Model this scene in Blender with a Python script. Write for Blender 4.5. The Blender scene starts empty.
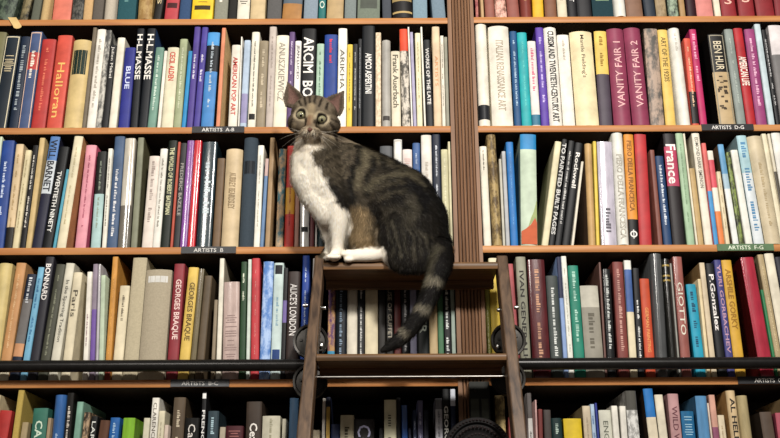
import bpy, bmesh, math, random
from mathutils import Vector, Matrix, noise
from math import sin, cos, tan, pi, radians

# ------------------------------------------------------------ camera, world, lights, exposure
FOC, CX, CY, PITCH, ROLL, DIST, CAMZ = 950.0, 390.0, 219.0, radians(19.7), radians(0.27), 2.46, 1.5
_r0, _u0 = Vector((1, 0, 0)), Vector((0, -sin(PITCH), cos(PITCH)))
FWD = Vector((0, cos(PITCH), sin(PITCH)))
RGT = Vector((cos(ROLL), sin(ROLL) * sin(PITCH), -sin(ROLL) * cos(PITCH)))
UPV = RGT.cross(FWD)
EYE = Vector((0, -DIST, CAMZ))

def ray(x, y):
    return (FWD + RGT * ((x - CX) / FOC) + UPV * ((CY - y) / FOC))
def at(x, y, Y=0.0):
    d = ray(x, y)
    return EYE + d * ((Y - EYE.y) / d.y)

col = bpy.context.scene.collection
sc = bpy.context.scene
cam = bpy.data.objects.new('camera', bpy.data.cameras.new('camera'))
col.objects.link(cam)
cam.data.sensor_fit = 'HORIZONTAL'
cam.data.sensor_width = 36.0
cam.data.lens = 36.0 * FOC / 780.0
cam.data.clip_start = 0.05
m = Matrix((RGT, UPV, -FWD)).transposed().to_4x4()
m.translation = EYE
cam.matrix_world = m
sc.camera = cam

w = bpy.data.worlds.new('room_air'); sc.world = w; w.use_nodes = True
bg = w.node_tree.nodes['Background']
bg.inputs[0].default_value = (1.0, 0.90, 0.80, 1); bg.inputs[1].default_value = 0.13

def area(name, loc, target, size, power, colr):
    l = bpy.data.lights.new(name, 'AREA'); l.shape = 'DISK'; l.size = size; l.energy = power; l.color = colr
    o = bpy.data.objects.new(name, l); col.objects.link(o); o.location = loc
    o.rotation_euler = (Vector(target) - Vector(loc)).to_track_quat('-Z', 'Y').to_euler()
    return o
area('ceiling_spot_and_fill', (0.85, -3.7, 4.05), (0.1, 0, 1.9), 0.42, 212, (1.0, 0.95, 0.89))
area('ceiling_spot_and_fill', (-1.3, -3.3, 3.6), (-0.4, 0, 2.2), 0.7, 58, (1.0, 0.94, 0.87))  # added frontal fill standing in for ambient light, not a real lamp
sc.view_settings.view_transform = 'Standard'; sc.view_settings.look = 'None'
sc.view_settings.gamma = 1.0; sc.view_settings.use_curve_mapping = False
sc.view_settings.exposure = 0.06

# ------------------------------------------------------------ helpers
def lin(h):
    h = h.lstrip('#')
    if len(h) == 3: h = ''.join(c * 2 for c in h)
    r = []
    for i in (0, 2, 4):
        c = int(h[i:i + 2], 16) / 255
        r.append(c / 12.92 if c <= .04045 else ((c + .055) / 1.055) ** 2.4)
    return (*r, 1)
MATS = {}
def mat(h, rough=.55, kind='plain', h2=None, spec=.22, metal=0, scale=60):
    key = (h, rough, kind, h2, spec, metal, scale)
    if key in MATS: return MATS[key]
    mt = bpy.data.materials.new('%s_%s' % (kind, h)); mt.use_nodes = True
    nt = mt.node_tree; N = nt.nodes; L = nt.links
    b = N['Principled BSDF']
    b.inputs['Base Color'].default_value = lin(h)
    b.inputs['Roughness'].default_value = rough
    b.inputs['Metallic'].default_value = metal
    b.inputs['Specular IOR Level'].default_value = spec
    tc = N.new('ShaderNodeTexCoord'); mp = N.new('ShaderNodeMapping'); L.new(tc.outputs['Object'], mp.inputs[0])
    nz = N.new('ShaderNodeTexNoise'); L.new(mp.outputs[0], nz.inputs['Vector'])
    nz.inputs['Scale'].default_value = scale; nz.inputs['Detail'].default_value = 5
    def ramp(stops):
        r = N.new('ShaderNodeValToRGB'); e = r.color_ramp.elements
        while len(e) < len(stops): e.new(.5)
        for i, (p, c) in enumerate(stops): e[i].position = p; e[i].color = c
        return r
    def bump(strength, dist=.001, src=None):
        bp = N.new('ShaderNodeBump'); bp.inputs['Strength'].default_value = strength; bp.inputs['Distance'].default_value = dist
        L.new(src or nz.outputs[0], bp.inputs['Height']); L.new(bp.outputs[0], b.inputs['Normal'])
    c = lin(h)
    dk = tuple(v * .80 for v in c[:3]) + (1,); lt = tuple(min(1, v * 1.12) for v in c[:3]) + (1,)
    if kind == 'plain':
        r = ramp([(.3, dk), (.7, lt)]); nz.inputs['Scale'].default_value = 30
        L.new(nz.outputs[0], r.inputs[0]); L.new(r.outputs[0], b.inputs['Base Color']); bump(.15)
    elif kind == 'cloth':
        r = ramp([(.15, dk), (.85, lt)]); nz.inputs['Scale'].default_value = 220; nz.inputs['Detail'].default_value = 8
        L.new(nz.outputs[0], r.inputs[0]); L.new(r.outputs[0], b.inputs['Base Color']); bump(.2)
    elif kind == 'pattern':
        c2 = lin(h2)
        mp.inputs['Scale'].default_value = (1, 1, .55); nz.inputs['Scale'].default_value = scale
        nz.inputs['Roughness'].default_value = .7
        r = ramp([(.42, c), (.50, tuple((a + d) / 2 for a, d in zip(c, c2))), (.56, c2)])
        L.new(nz.outputs[0], r.inputs[0]); L.new(r.outputs[0], b.inputs['Base Color']); bump(.15)
    elif kind == 'plastic':
        mp.inputs['Scale'].default_value = (1, 1, .25); nz.inputs['Scale'].default_value = 70
        r = ramp([(.35, dk), (.65, lt)]); L.new(nz.outputs[0], r.inputs[0]); L.new(r.outputs[0], b.inputs['Base Color'])
        bump(.5, .0015); b.inputs['Coat Weight'].default_value = .8; b.inputs['Coat Roughness'].default_value = .12
    elif kind in ('wood', 'woodz'):
        mp.inputs['Scale'].default_value = (.5, 6, 9) if kind == 'wood' else (9, 6, .4)
        nz.inputs['Scale'].default_value = 9; nz.inputs['Detail'].default_value = 7; nz.inputs['Distortion'].default_value = .6
        c2 = lin(h2)
        r = ramp([(.30, c2), (.72, c)]); L.new(nz.outputs[0], r.inputs[0]); L.new(r.outputs[0], b.inputs['Base Color']); bump(.2)
    elif kind == 'metal':
        r = ramp([(.3, dk), (.7, lt)]); L.new(nz.outputs[0], r.inputs[0]); L.new(r.outputs[0], b.inputs['Base Color']); bump(.1)
    elif kind == 'pages':
        wv = N.new('ShaderNodeTexWave'); wv.inputs['Scale'].default_value = 260; wv.bands_direction = 'X'
        L.new(tc.outputs['Object'], wv.inputs['Vector'])
        r = ramp([(0, tuple(v * .7 for v in c[:3]) + (1,)), (1, c)]); L.new(wv.outputs[0], r.inputs[0]); L.new(r.outputs[0], b.inputs['Base Color'])
    MATS[key] = mt
    return mt

def mesh_obj(name, verts, faces, mats, parent=None, fm=None, smooth=None, loc=None):
    me = bpy.data.meshes.new(name); me.from_pydata([tuple(v) for v in verts], [], faces)
    for x in (mats if isinstance(mats, (list, tuple)) else [mats]): me.materials.append(x)
    if fm: me.polygons.foreach_set('material_index', fm)
    if smooth is not None:
        me.polygons.foreach_set('use_smooth', [True] * len(me.polygons)); me.set_sharp_from_angle(angle=smooth)
    me.update()
    o = bpy.data.objects.new(name, me); col.objects.link(o)
    if parent: o.parent = parent
    if loc is not None: o.location = loc
    return o
def empty(name, loc=(0, 0, 0)):
    o = bpy.data.objects.new(name, None); o.empty_display_size = .05; col.objects.link(o); o.location = loc
    return o
def tag(o, label=None, cat=None, group=None, kind=None):
    if label: o['label'] = label
    if cat: o['category'] = cat
    if group: o['group'] = group
    if kind: o['kind'] = kind
    return o
class MB:
    def __init__(s): s.v = []; s.f = []; s.m = []
    def add(s, vs, fs, mi=0):
        b = len(s.v); s.v += [Vector(v) for v in vs]; s.f += [tuple(b + i for i in f) for f in fs]; s.m += [mi] * len(fs); return s
    def box(s, x0, x1, y0, y1, z0, z1, mi=0):
        return s.add([(x0, y0, z0), (x1, y0, z0), (x1, y1, z0), (x0, y1, z0), (x0, y0, z1), (x1, y0, z1), (x1, y1, z1), (x0, y1, z1)],
                     [(0, 3, 2, 1), (4, 5, 6, 7), (0, 1, 5, 4), (1, 2, 6, 5), (2, 3, 7, 6), (3, 0, 4, 7)], mi)
    def prism(s, poly, z0, z1, mi=0):      # poly in XY, counterclockwise from above
        n = len(poly)
        vs = [(x, y, z0) for x, y in poly] + [(x, y, z1) for x, y in poly]
        return s.add(vs, [tuple(reversed(range(n))), tuple(range(n, 2 * n))] + [(i, (i + 1) % n, n + (i + 1) % n, n + i) for i in range(n)], mi)
    def cyl(s, a, b, r, n=20, r2=None, mi=0):
        a, b = Vector(a), Vector(b); d = (b - a).normalized()
        u = d.orthogonal().normalized(); v = d.cross(u); r2 = r if r2 is None else r2
        vs = [a + (u * cos(2 * pi * i / n) + v * sin(2 * pi * i / n)) * r for i in range(n)] + [b + (u * cos(2 * pi * i / n) + v * sin(2 * pi * i / n)) * r2 for i in range(n)]
        return s.add(vs, [tuple(reversed(range(n))), tuple(range(n, 2 * n))] + [(i, (i + 1) % n, n + (i + 1) % n, n + i) for i in range(n)], mi)
    def lathe(s, c, axis, prof, n=32, mi=0):   # prof: (radius, along)
        c = Vector(c); d = Vector(axis).normalized(); u = d.orthogonal().normalized(); v = d.cross(u)
        vs = []; k = len(prof)
        for r, t in prof:
            for i in range(n): vs.append(c + d * t + (u * cos(2 * pi * i / n) + v * sin(2 * pi * i / n)) * r)
        fs = [(j * n + i, j * n + (i + 1) % n, ((j + 1) % k) * n + (i + 1) % n, ((j + 1) % k) * n + i) for j in range(k) for i in range(n)]
        return s.add(vs, fs, mi)
    def ball(s, c, r, sc_=(1, 1, 1), u=12, v=8, mi=0):
        c = Vector(c); vs = [c + Vector((0, 0, r * sc_[2]))]; 
        for j in range(1, v):
            for i in range(u):
                a = pi * j / v; t = 2 * pi * i / u
                vs.append(c + Vector((r * sc_[0] * sin(a) * cos(t), r * sc_[1] * sin(a) * sin(t), r * sc_[2] * cos(a))))
        vs.append(c - Vector((0, 0, r * sc_[2]))); e = len(vs) - 1
        fs = [(0, 1 + i, 1 + (i + 1) % u) for i in range(u)]
        for j in range(v - 2):
            for i in range(u):
                fs.append((1 + j * u + i, 1 + (j + 1) * u + i, 1 + (j + 1) * u + (i + 1) % u, 1 + j * u + (i + 1) % u))
        fs += [(e, 1 + (v - 2) * u + (i + 1) % u, 1 + (v - 2) * u + i) for i in range(u)]
        return s.add(vs, fs, mi)
    def build(s, name, mats, parent=None, smooth=.7):
        return mesh_obj(name, s.v, s.f, mats, parent, s.m, smooth)

def pxm(x, y, Y):       # metres per pixel there
    return (at(x + 1, y, Y) - at(x, y, Y)).length

# lettering: all the words are turned into meshes in one go
TEXTS = {}; BOLD = set()
def text_meshes(words):
    tmp = []
    for wd in sorted(set(words)):
        cu = bpy.data.curves.new('t', 'FONT'); cu.body = wd; cu.size = 1; cu.resolution_u = 2; cu.offset = .019 if wd in BOLD else .006
        o = bpy.data.objects.new('t', cu); col.objects.link(o); tmp.append((wd, o, cu))
    dg = bpy.context.evaluated_depsgraph_get()
    for wd, o, cu in tmp:
        me = bpy.data.meshes.new_from_object(o.evaluated_get(dg))
        vs = [v.co.copy() for v in me.vertices]; fs = [tuple(p.vertices) for p in me.polygons]
        x0 = min(v.x for v in vs); x1 = max(v.x for v in vs); y0 = min(v.y for v in vs); y1 = max(v.y for v in vs)
        TEXTS[wd] = ([((v.x - x0) / (x1 - x0), (v.y - y0) / (y1 - y0)) for v in vs], fs, (x1 - x0) / (y1 - y0))
        bpy.data.meshes.remove(me)
    for wd, o, cu in tmp: bpy.data.objects.remove(o); bpy.data.curves.remove(cu)

DATA = """
#L0 17.8 0
-10 12 -2 0|dark green|#24332c|||p:#4d5a4a r
13 27 16 0|black gold-scrolled|#20211d|||p:#7a6f50 S:30
28 39 30.5 0|grey-green|#5b5e50|||c
39.5 48 42 0|tan|#bfa06a|||c r
51 70 53 0|wide salmon|#d9705a|||
71.5 83 73 0|black patterned|#2c2d2b|||p:#55544e S:120
83.3 92 85 0|buff|#c6a06b|||c
92.5 103 94.8 0|grey-brown|#5d554d|||c
103.5 115 105 0|light grey linen|#b5ab98|||c r
117 135 118.5 0|wide teal|#1f5058|~|#5f8a88|c
138 152 139 0|gold and tan|#b09058|||p:#8a6c40 r
153 161 156.5 0|slim black lettered|#26231e|TRACTS|#c8b890|s.5
163 177.5 165 0|crimson|#b83a42|||L.80-.86:#5a1f22
178.5 190 180 0|dark blue|#2f4a70|||c
191.5 212.5 193 0|bright yellow|#efc51c|~|#8a6a20|L.84-.89:#4a3a18 H
214 227 215 0|grey-green stamped|#878776|~|#d8d4c4|c
228 236 229.5 0|charcoal|#33322f|||c
236.7 249 238 0|white scribbled|#d8d2c0|~|#3a3631|H
250.3 265 251.3 0|light tan|#c9b183|||
267 281 268 0|dark grey|#595856|||c
282 301 283.5 0|blue-grey and ochre|#54616c|||z.82-1:#a8743a Z.62-.74:#cbbf9c
303 317.5 304 0|light blue-grey|#7f8f9c|||c
318.2 325.5 318.6 0|slim teal|#1d6a68|O|#cfd8c8|s.7 t.80-.88
326.5 343 327.5 0|sandy tan|#b39667|||
344.5 356 345 0|mid grey|#77817f|||c
357.3 380 358 0|wide sage grey with emblem|#6f7a6b|||c L.70-.86:#4a5046
381.5 391.8 381 0|slate|#454a52|||c
392.5 412.5 391.5 0|black gold-banded|#1e1c1b|||r z.62-.66:#b89c60 z.74-.82:#a08a55 z.93-.95:#b89c60
413.2 427.5 413 0|pale steel blue|#7792a0|||c
433 446 431.5 0|steel grey-blue|#6f8592|||c
#R0 16.6 0
475.6 478.9 475 0|slim maroon speckled|#7a2b33|||p:#a86a5e
481 484.5 480 0|slim buff|#b89566|||
484.8 495 483.5 0|russet|#8f5143|||
495.3 507 494.5 0|brown flowered|#7c5243|||p:#d8a898 S:45
508 520 506 0|rosy brown|#8e4c40|||
521 532 520 0|brick red gilt|#7d352b|~|#b8895a|r
533 544 532.5 0|golden yellow|#e0ad1f|~|#b88a20|
545 557 544 0|milk-chocolate brown|#7b4f36|||
558 567.5 556.5 0|cream lettered|#cfc4a8|~|#8a7d5c|
568 577.5 566.5 0|black white-lettered|#1d1c22|LECTURES ON ART|#e0e0dc|s.5
578 592.5 576.5 0|charcoal grey-lettered|#2a2b2f|~|#8a8a88|
593.2 614 591.5 0|wide dark teal gilt|#1b4650|~|#7d9a78|c H
614.8 626 613 0|white printed|#d6d6cc|~|#6b6f6a|r
627 644 625 0|wide milk-chocolate|#7d5a45|||
645 656.3 642.5 0|dark slate blue|#2e3a4a|||
657 667.5 655 0|tan and pebbly|#9f8a67|||p:#7e6c50
669 679.5 667.5 0|black floral|#1d242c|||p:#8c9c86 S:35
680 686 678 0|slim tan|#a58251|||
687 696.5 685.5 0|dark maroon|#3c1620|||
697 714 694.5 0|wide pink|#cd7a72|||
715 721.5 713 0|slim ivory|#ddd0b8|||
722.5 737.5 720.5 0|dark red with white S|#8c2127|S|#e0b0a0|s.5 t.75-.85 U
739 755 737 0|deep red with white S|#8a2026|S|#e0b0a0|s.5 t.75-.85 U
757 775 754.5 0|wide dark red|#861e24|~|#d8a090|H
776 790 774 0|end dark red|#7f1d23|||
#L1 127.0 28
-22 -10 -3 32|olive|#6d6a44|||
-9 6.7 5 36|navy cream-framed|#1c2a38|~|#cfc09a|F:#cfc6a8 H t.22-.42
8 17.7 22.5 36.5|dark blue gilt|#1d2f4c|~|#9aa4a8|s.5
18 30 33 32|blue and red cream-framed|#3e4f78|~|#e8e0d0|F:#d8b8a0 z.22-.4:#b83a34 t.2-.5
30.5 44.5 43 39|crimson boxed|#b5302c|~|#d8745a|s.3
46 61 58.5 35|salmon red gilt|#d04a38|Halloran|#dcae62|t.3-.88 s.5
63.5 81.7 75 41|tan with green label|#cdb274|||L.12-.40:#17352a r
82 86 92 28|slim grey-brown|#6e6250|||
86.2 95 96.8 29|white lettered|#e2ddd0|~|#a39c90|s.5
95.2 101 105.5 30|black and white photo|#4a4a48|||p:#b9b6ac S:40
101.2 108 111.2 45|black small-titled|#28282a|Julien Mabel|#e0ddd4|t.02-.40 s.5
108.3 116 118 37.5|plain white|#e0d9c4|||
118 129 126.5 47.5|royal blue|#262c86|BLUE|#c8d0ea|t.24-.52 s.45 k
130 137.7 136.2 28.5|black initialled|#1b2028|H-L.MASSE|#dedbd2|t.06-.52 s.75 k
138.2 147.3 147 28.5|black twin initialled|#1a1f28|H-L.MASSE|#dedbd2|t.06-.52 s.75 b:#2c4468 k
147.6 156 157 48|sage green|#6b9482|~|#cfe0d2|s.4
157 160.7 164.5 51|slim white|#e2dccd|||
161 173 169.3 48|cream red-lettered|#d9d2b2|CECIL ALDEN|#c03226|t.06-.42 s.5  k
173.2 181 182 39|pale sage|#9aa37c|~|#d0d4b8|s.35
181.4 186 189 51|slim bright blue|#1d86c4|||
186.2 193 195 27.5|violet|#4a3a8c|~|#e0dcea|s.5 t.28-.55
193.4 200 203 27.5|indigo violet|#443a92|~|#e0dcea|s.5 t.28-.55
200.5 213.5 208.5 33|black and sky-blue|#1c232b|~|#b8c4cc|z0-.14:#3d8ed0 z.42-1:#3b7fc2 s.3
215.7 220 221.3 28|orange-edged|#d9835c|||b:#b79c72
228 237.5 232 45|cream pop-art|#dfd8c8|AMERICAN POP ART|#b43a32|t.15-.85 s.55 k
237.8 239.5 240.3 37|very slim white|#e4e0d4|||
240 246.5 243 41|pale blue photo|#a9bdd2|||z.62-.95:#8d88b2
247.5 255.5 251.2 32.5|white with black dots|#e0dac6|~|#6a675e|L.86-.92:#201d1b s.3
256 265 260 41.5|taupe|#8f8166|~|#c8baa0|s.4
265.5 272.8 268.5 27|pale mauve-grey|#b9aca2|~|#9a8e86|s.4
273 286 276.6 35.5|cream grey-lettered|#e4dcc4|ANUSZKIEWICZ|#8c867a|t.08-.72 s.5
286.3 292 288.5 32|purple|#5c4272|~|#d0c0dc|s.4
292.5 299 294.2 41|white black-lettered|#e6e3da|JEAN LUCEO|#26222a|t.05-.45 s.5
299.3 314 300.7 28.5|big black ARCIM-lettered|#17171a|ARCIM_BOLDO|#e2dfd8|t.09-.95 s.72  k
315 322.5 316.5 43.5|pale green|#a5c4ac|~|#5c7a66|s.4
323 336.3 324.2 35|bright navy|#1c3c8c|~|#c83a4c|t.05-.35 s.35
337 346 336.7 28.5|bright white|#ece8dc|ARIKHA|#55524a|t.22-.62 s.5
346.3 352 347 44|yellow|#e3c43c|~|#8a7420|s.35
352.3 357.4 352.5 44|slim charcoal|#2a2c2f|~|#b8b8b4|s.35
357.7 361.5 357.2 38.5|very slim black|#22252a|~|#a0a4a8|s.35
361.8 375 361.3 26.5|wide black|#10161c|AMICO ASPERTINI|#e8e6e0|t.28-.68 s.5 k
375.5 381.3 374 32.5|lacy beige|#bfa888|||p:#d8c8ac S:160
382 391 380.5 41|silver-grey|#a8a49c|||r L.88-.93:#45413e
391.5 401.3 390 51.5|ivory|#dcd2b6|Frank Auerbach|#5a5446|t.05-.75 s.6 k
402 411 398.5 29.5|red-topped photo|#4b4740|||p:#c4bcae S:70 z0-.23:#e04422
411.2 413.3 407.4 26|very slim ivory|#dfdad0|||
413.5 417 409.7 31.5|lavender|#a39dbb|||
417.2 423.5 414 33|pale cream|#dfd8b2|~|#b0a478|s.35
424 426.4 419.2 25.5|needle-slim ivory|#e0dccd|||
426.6 434 423 40|black bold-lettered|#1e2126|WORKS OF THE LATE|#d8d6d0|t.1-.75 s.5 k
434.2 442 430.5 24.5|peachy beige|#d6bd98|ARTISTS|#c88a5a|t.3-.6 s.4
442.3 446 438.3 36|slim off-white|#dcd4c2|~|#8a8478|s.4
446.3 450 442.5 37.5|slim grey-green|#8d8c7a|||
#R1 125.0 28
479 490.6 474 24|white black-footed|#e3ddcb|||z.80-.94:#23262c r
492.5 513.5 488.5 27|wide ivory|#e0d8c8|ITALIAN RENAISSANCE ART|#a39884|t.15-.85 s.36 r
514.5 521.7 511 32|ocean blue|#12497c|~|#a8c4d8|s.4
522 532 518.2 33|aqua|#16a3a8|~|#5cc4c0|s.25
532.4 541 528.2 41|white teal-footed|#d9d2cc|~|#c85a78|t.08-.6 s.5 z.86-.98:#2a6f8c
541.4 549.5 536.2 28|vivid purple|#5535a0|~|#c4b4e4|s.45
550 563 544 28|white bold-lettered|#e4e0d4|CUBISM AND TWENTIETH-CENTURY ART|#2a2a2c|t.04-.96 s.5 r k
563.4 575.5 558.3 35|plain off-white|#e2ddcf|~|#b0a898|t.05-.3 s.3
576.5 599.5 570.2 32.5|very wide cream|#e2d2a4|Mantle Fielding's|#5c5040|t.04-.5 s.22 r
600 613 594.8 31|yellow-labelled aubergine|#453b48|~|#8a6a20|z0-.46:#dcbc54 t.05-.42 s.4 
614 632 607 29.5|burgundy first-volume|#8a3550|VANITY FAIR 1|#d8a8a8|t.14-.82 s.42 v r
632.7 650 625 29|burgundy second-volume|#8a3450|VANITY FAIR 2|#d8a8a8|t.14-.82 s.42 v r
650.6 665 643.5 29|colourful photo|#54504c|||p:#a08c7c S:30
665.5 676 657 30|warm yellow|#dfb958|ART OF THE 1920S|#5c4a28|t.08-.55 s.5
679.5 691 669 29|white faint-lettered|#dcdad0|~|#b8b4a8|t.05-.25 s.3 r
692 699.3 684 39|orange and black|#d24a34|~|#e8c4a0|z.62-.98:#24201f s.4
700 707.5 689 29.5|magenta|#b8255c|~|#e8a8c0|t.05-.55 s.6
720 736.5 707 34|black and sepia|#1c1b19|BEN HUR|#cfc4a8|F:#8c8674 t.08-.40 s.5 z.42-1:#b59c70 Q
737 746 724 30|grey-green|#7f8a84|~|#aab4ac|s.3
747 756.5 733.5 28.5|scarlet|#b01f26|AMERICAN LIFE|#e8dcd0|t.3-.6 s.8 k
757 768 745 29|magenta-purple|#93386e|~|#e0b0c8|s.4
768.5 775.5 753 23|pale blue-grey|#b4c6cc|||
776 781 763 30|black sliver|#1c1d22|~|#c8c8c8|s.4
782 797 768.5 25|white photo|#cfc8c8|||z.3-1:#6a6868
#L2 247.0 144
-13 -10 0 136.5|slim pale-green|#c4cfb4|||
-9 3.6 3 141|bold navy|#1d3f8c|~|#c8d4e8|s.35 t.2-.7
4 12 16 144|beige black-footed|#d0b78c|~|#a88e64|z.80-1:#2a251f s.35
12.5 18.7 27 150.5|soft cream|#d6c89c|~|#a89c74|s.3
19 25.2 33.3 145|black small-lettered|#1f1d1e|~|#dcd8cc|s.4
25.5 31.2 42 138|tan|#c8ac72|||
31.5 41.7 51 134|blue, white and navy|#2a2c48|WILL BARNET|#23262e|z0-.22:#4a76b4 z.22-.52:#c4cdd2 t.03-.5 s.7 k
42 52 60 147|black caps-lettered|#14171b|TWENTIETH NINETY|#dcdcd6|t.25-.85 s.45 k
52.3 55.7 66 169|slim blue-teal|#4a9cb4|||
56 66 74 136|cream and tan|#d9cfac|~|#b4a884|s.3 b:#c08d62
74.5 85.5 84 145|pink|#dd8f9c|~|#9c4c60|s.25 b:#d0607c
91 100.7 98 152|map-footed black|#20231f|~|#8a9484|z.45-1:#a3c4c0 s.3
101.3 106 108 148|slim white|#dfdccc|~|#7c786c|s.4
106.3 116.8 115.2 134|slate-blue|#3f5678|~|#e0e0e0|s.4 t.3-.9
117.3 128 125.2 138|cellophane-wrapped grey|#bcb5a4|||g z.62-1:#6a645a
130.5 137 138 137.5|moss grey|#7e8068|||b:#57553f
141.5 152.2 149 156|pinkish white|#dccfc2|~|#9a8c84|s.5 t.05-.75
152.5 160 161.5 149|narrow white|#dedbd0|~|#8a867c|s.4
160.5 169.8 169 141|blackish green|#1c271c|THE WORLD OF ROBERT BATEMAN|#c8c8a0|t.07-.70 s.5 k
170 172.8 178.3 142|slim orange-red|#b84a34|||
173 179.5 181.2 143|dark grey|#3a3a3c|FREDERIC BAZILLE|#a8a49c|t.2-.7 s.5
179.8 187 187.4 141|glossy purple|#7c4294|~|#b890c8|g s.4
187.3 195 195 141|glossy red|#cc2430|||g
196 211 203.5 142|shiny dark teal|#24404a|~|#c0ccd0|g t.2-.7 s.6
212 220 219.3 158|dim brown|#6e563c|||b:#4c3b29
221 238 227 150|beige|#cdb58c|AUBREY BEARDSLEY|#8a7658|t.25-.62 s.4 r 
239 253 245 138.5|thick dark blue-grey|#36434e|||c r L.22-.34:#1d262e
253.3 259.6 260 145|bright ivory|#e2e0d2|~|#b0ac9c|s.35
260 264 266.2 159|slim blue|#5c7fa8|||z0-.2:#c8a8a0
264.4 270 271.2 138|tan-brown|#a3835a|||
275.5 283 277.7 149|multicoloured|#c8a070|||p:#2c5a64 S:28
284 293.2 285.5 146|scarlet and yellow|#cc362c|~|#8a2420|z.42-.68:#e0a030 s.25
293.5 299 294.5 150|pinkish tan|#a87866|||
299.5 309 300 150|silvery white|#c8c6c0|||g L.80-.85:#2a2a2a
309.5 314 310.2 155|slim maroon|#6a2c30|||
315 317 315.8 152|very slim white|#d0ccc4|||
317.5 326 318.4 160|dark teal|#1c3c44|||
380 393 379 146|dark grey half-hidden|#4a4c50|||
394.5 403 393 140|white grey-framed|#dcdad4|||F:#a8a49c
403.5 413.3 401.5 150|pinkish-white|#ddd0c8|~|#c89c94|H t.1-.4
414 421.7 412.5 143|denim blue|#34588f|~|#c0d0e4|s.35
423 433.7 420.7 133|ivory|#d8d2c6|~|#b0a89a|s.4 t.25-.8
434 443 431.6 131|dark navy|#15243f|~|#d8dce4|s.3
444.5 451.8 441 150|olive cream|#c0bc90|~|#dcd8b8|s.4
452.2 455 449 142|slim cream|#cbc49c|||
#R2 244.8 144
484 492 479 146|white tiny-lettered|#dcd6c4|~|#5a564c|t.04-.25 s.3
492.5 502.3 485.2 135.5|brown mottled|#5c4a30|||p:#a08a5c r
503 505.8 497.8 158.5|very slim pale|#b8b4a4|||
506.2 510.4 500.8 151|slim pale grey|#a9abae|||
511 518.5 504.6 142|bright blue|#1b6cb8|~|#6aa4d8|s.2
521 537.5 520 131|wide blue-topped landscape|#b6c8b0|||z0-.14:#1b7fbe M
541.5 548.3 555 141|right-leaning cream|#d9d0a8|||
548.6 554.3 562 139|black playbill|#191a1c|TO PAINTED BUILT PAGES|#c8c8c4|t.04-.9 s.75 k
554.6 561.3 568.5 140|black|#16181b|~|#c0c0bc|s.5
561.6 570.8 575 142|black script-titled|#14161a|Rockwell|#e4e2da|t.10-.45 s.5 k
571 574 581 161|very slim ivory|#d8d0bc|||
588.5 596 584.4 144|tan|#c39c62|||r b:#3c2a1c
596.5 600 593 141|slim yellow|#e0c040|||
601 617 596.8 142|silver-lavender|#b4aebc|~|#55525a|g t.65-.9 s.5
617.5 629 610.7 134|white|#dcdad0|PIERO DELLA FRANCESCA|#a8a498|t.20-.95 s.5 r k
629.4 639.5 623.6 130.5|orange|#d98a28|PIERO DELLA FRANCESCA|#7a4c1c|t.06-.70 s.5 z.77-1:#1a1a1a I k
640 652.3 634.3 133|tomato red|#b92c30|||
658 663 650.3 150|brown-red|#7c4438|||
664 672.5 656.3 156|narrow navy|#1c3c68|~|#d4dce4|s.45
673 686 663.7 133|black and pink|#2b2427|France|#e8dcd8|z.12-.48:#b43a58 t.1-.46 s.8 k
686.8 695.5 675.2 131.5|mint green|#9ab894|~|#7c9878|s.3
695.8 698.3 684.8 133|very slim cream|#d8d0b8|||
698.6 704.5 690.5 168|sandy|#b99a62|||
705 713 691.5 131|creamy white|#ddd6c4|EDMOND DARK SMENON|#5a564c|t.04-.5 s.45
714 718.7 702.5 143.5|coral and blue|#d8605c|||z.48-1:#3a8cc8
719 725 708.7 151|white, red and orange|#e0d8c8|||z.1-.4:#d84a58 z.65-1:#e07a3c
725.5 730 716.7 172|slim cream|#d8c8a4|~|#b09c74|s.3
733 739.3 717.5 144.5|blue-topped white|#d8dcd8|||z0-.3:#5a98c4 z.3-.45:#9cb8c8 b:#6c5c48
739.6 744.8 725.8 152|dark floral|#2c2c28|||p:#7c8c4c S:40
745.2 753.3 729 150|narrow ivory|#dbdad0|||
754 764.5 736 136|pale blue lettered|#9ec4cc|~|#4c7ca0|s.7 t.06-.9 z.35-1:#ccd4d8 
765 781 746 137|wide beige|#c4b494|~|#a39270|t.25-.85 s.3 r
781.3 786.5 761.5 133.5|narrow cream|#d6ccae|||
787 790 767 134|cream and black|#d0c8b0|||z.35-1:#4a443a
790.3 800 770.5 132|end white|#d8d6ce|||
#L3 379.6 260
-17 -2.8 .5 264|cream yellow|#cbb674|||r
-2.3 8 16.6 263|orange-tan|#c08a55|~|#d8b488|z.93-1:#d8cdb0 s.3
8.5 18.5 28 274|navy photo|#22304a|~|#c8ccd0|z.24-.66:#6a6664 z.66-.78:#c48c60 t.03-.3 s.5
19 26.3 37 267|light blue|#6aa9c8|~|#3a6c94|t.1-.7 s.5
27 36.3 46 257|dark graphite|#35333f|BONNARD|#e0dcd8|t.06-.36 s.62 k
36.8 46.8 56.3 264|dark olive|#45463a|~|#8a8c78|s.3
47.2 56.5 65.7 263|cream sporting|#cdc8b4|In the Sporting Tradition|#3a3a34|t.15-.68 s.5
57 69 75 272|parchment|#d4c8a8|Paris|#4a4438|t.17-.42 s.55
82.5 88 85 272|slim white|#e4ddd0|~|#8c6c78|s.4 t.4-.7
88.4 94.8 91.2 264|mauve-grey|#8a7c8c|||z.4-.88:#6a4c9c
95 98 97.8 264|slim silver|#b4b0b4|||g
98.2 103.3 101 275|pale celadon|#b4c4a8|||
104.3 110.3 113 257|ochre|#c98a38|~|#e0a858|s.3 z.93-1:#8c3020
111 121 119.8 285.5|pale cream|#dccfac|~|#6a6050|t.1-.38 s.35
122 136.5 132.5 257.5|beige linen|#b5a98a|||c
137.3 164 148.3 270.5|very thick linen|#a89d84|||c r L.06-.12:#d0cfc8
166 177 176.7 264|dark red|#8c2c34|GEORGES BRAQUE|#e4c8c0|t.14-.66 s.62 k
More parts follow.
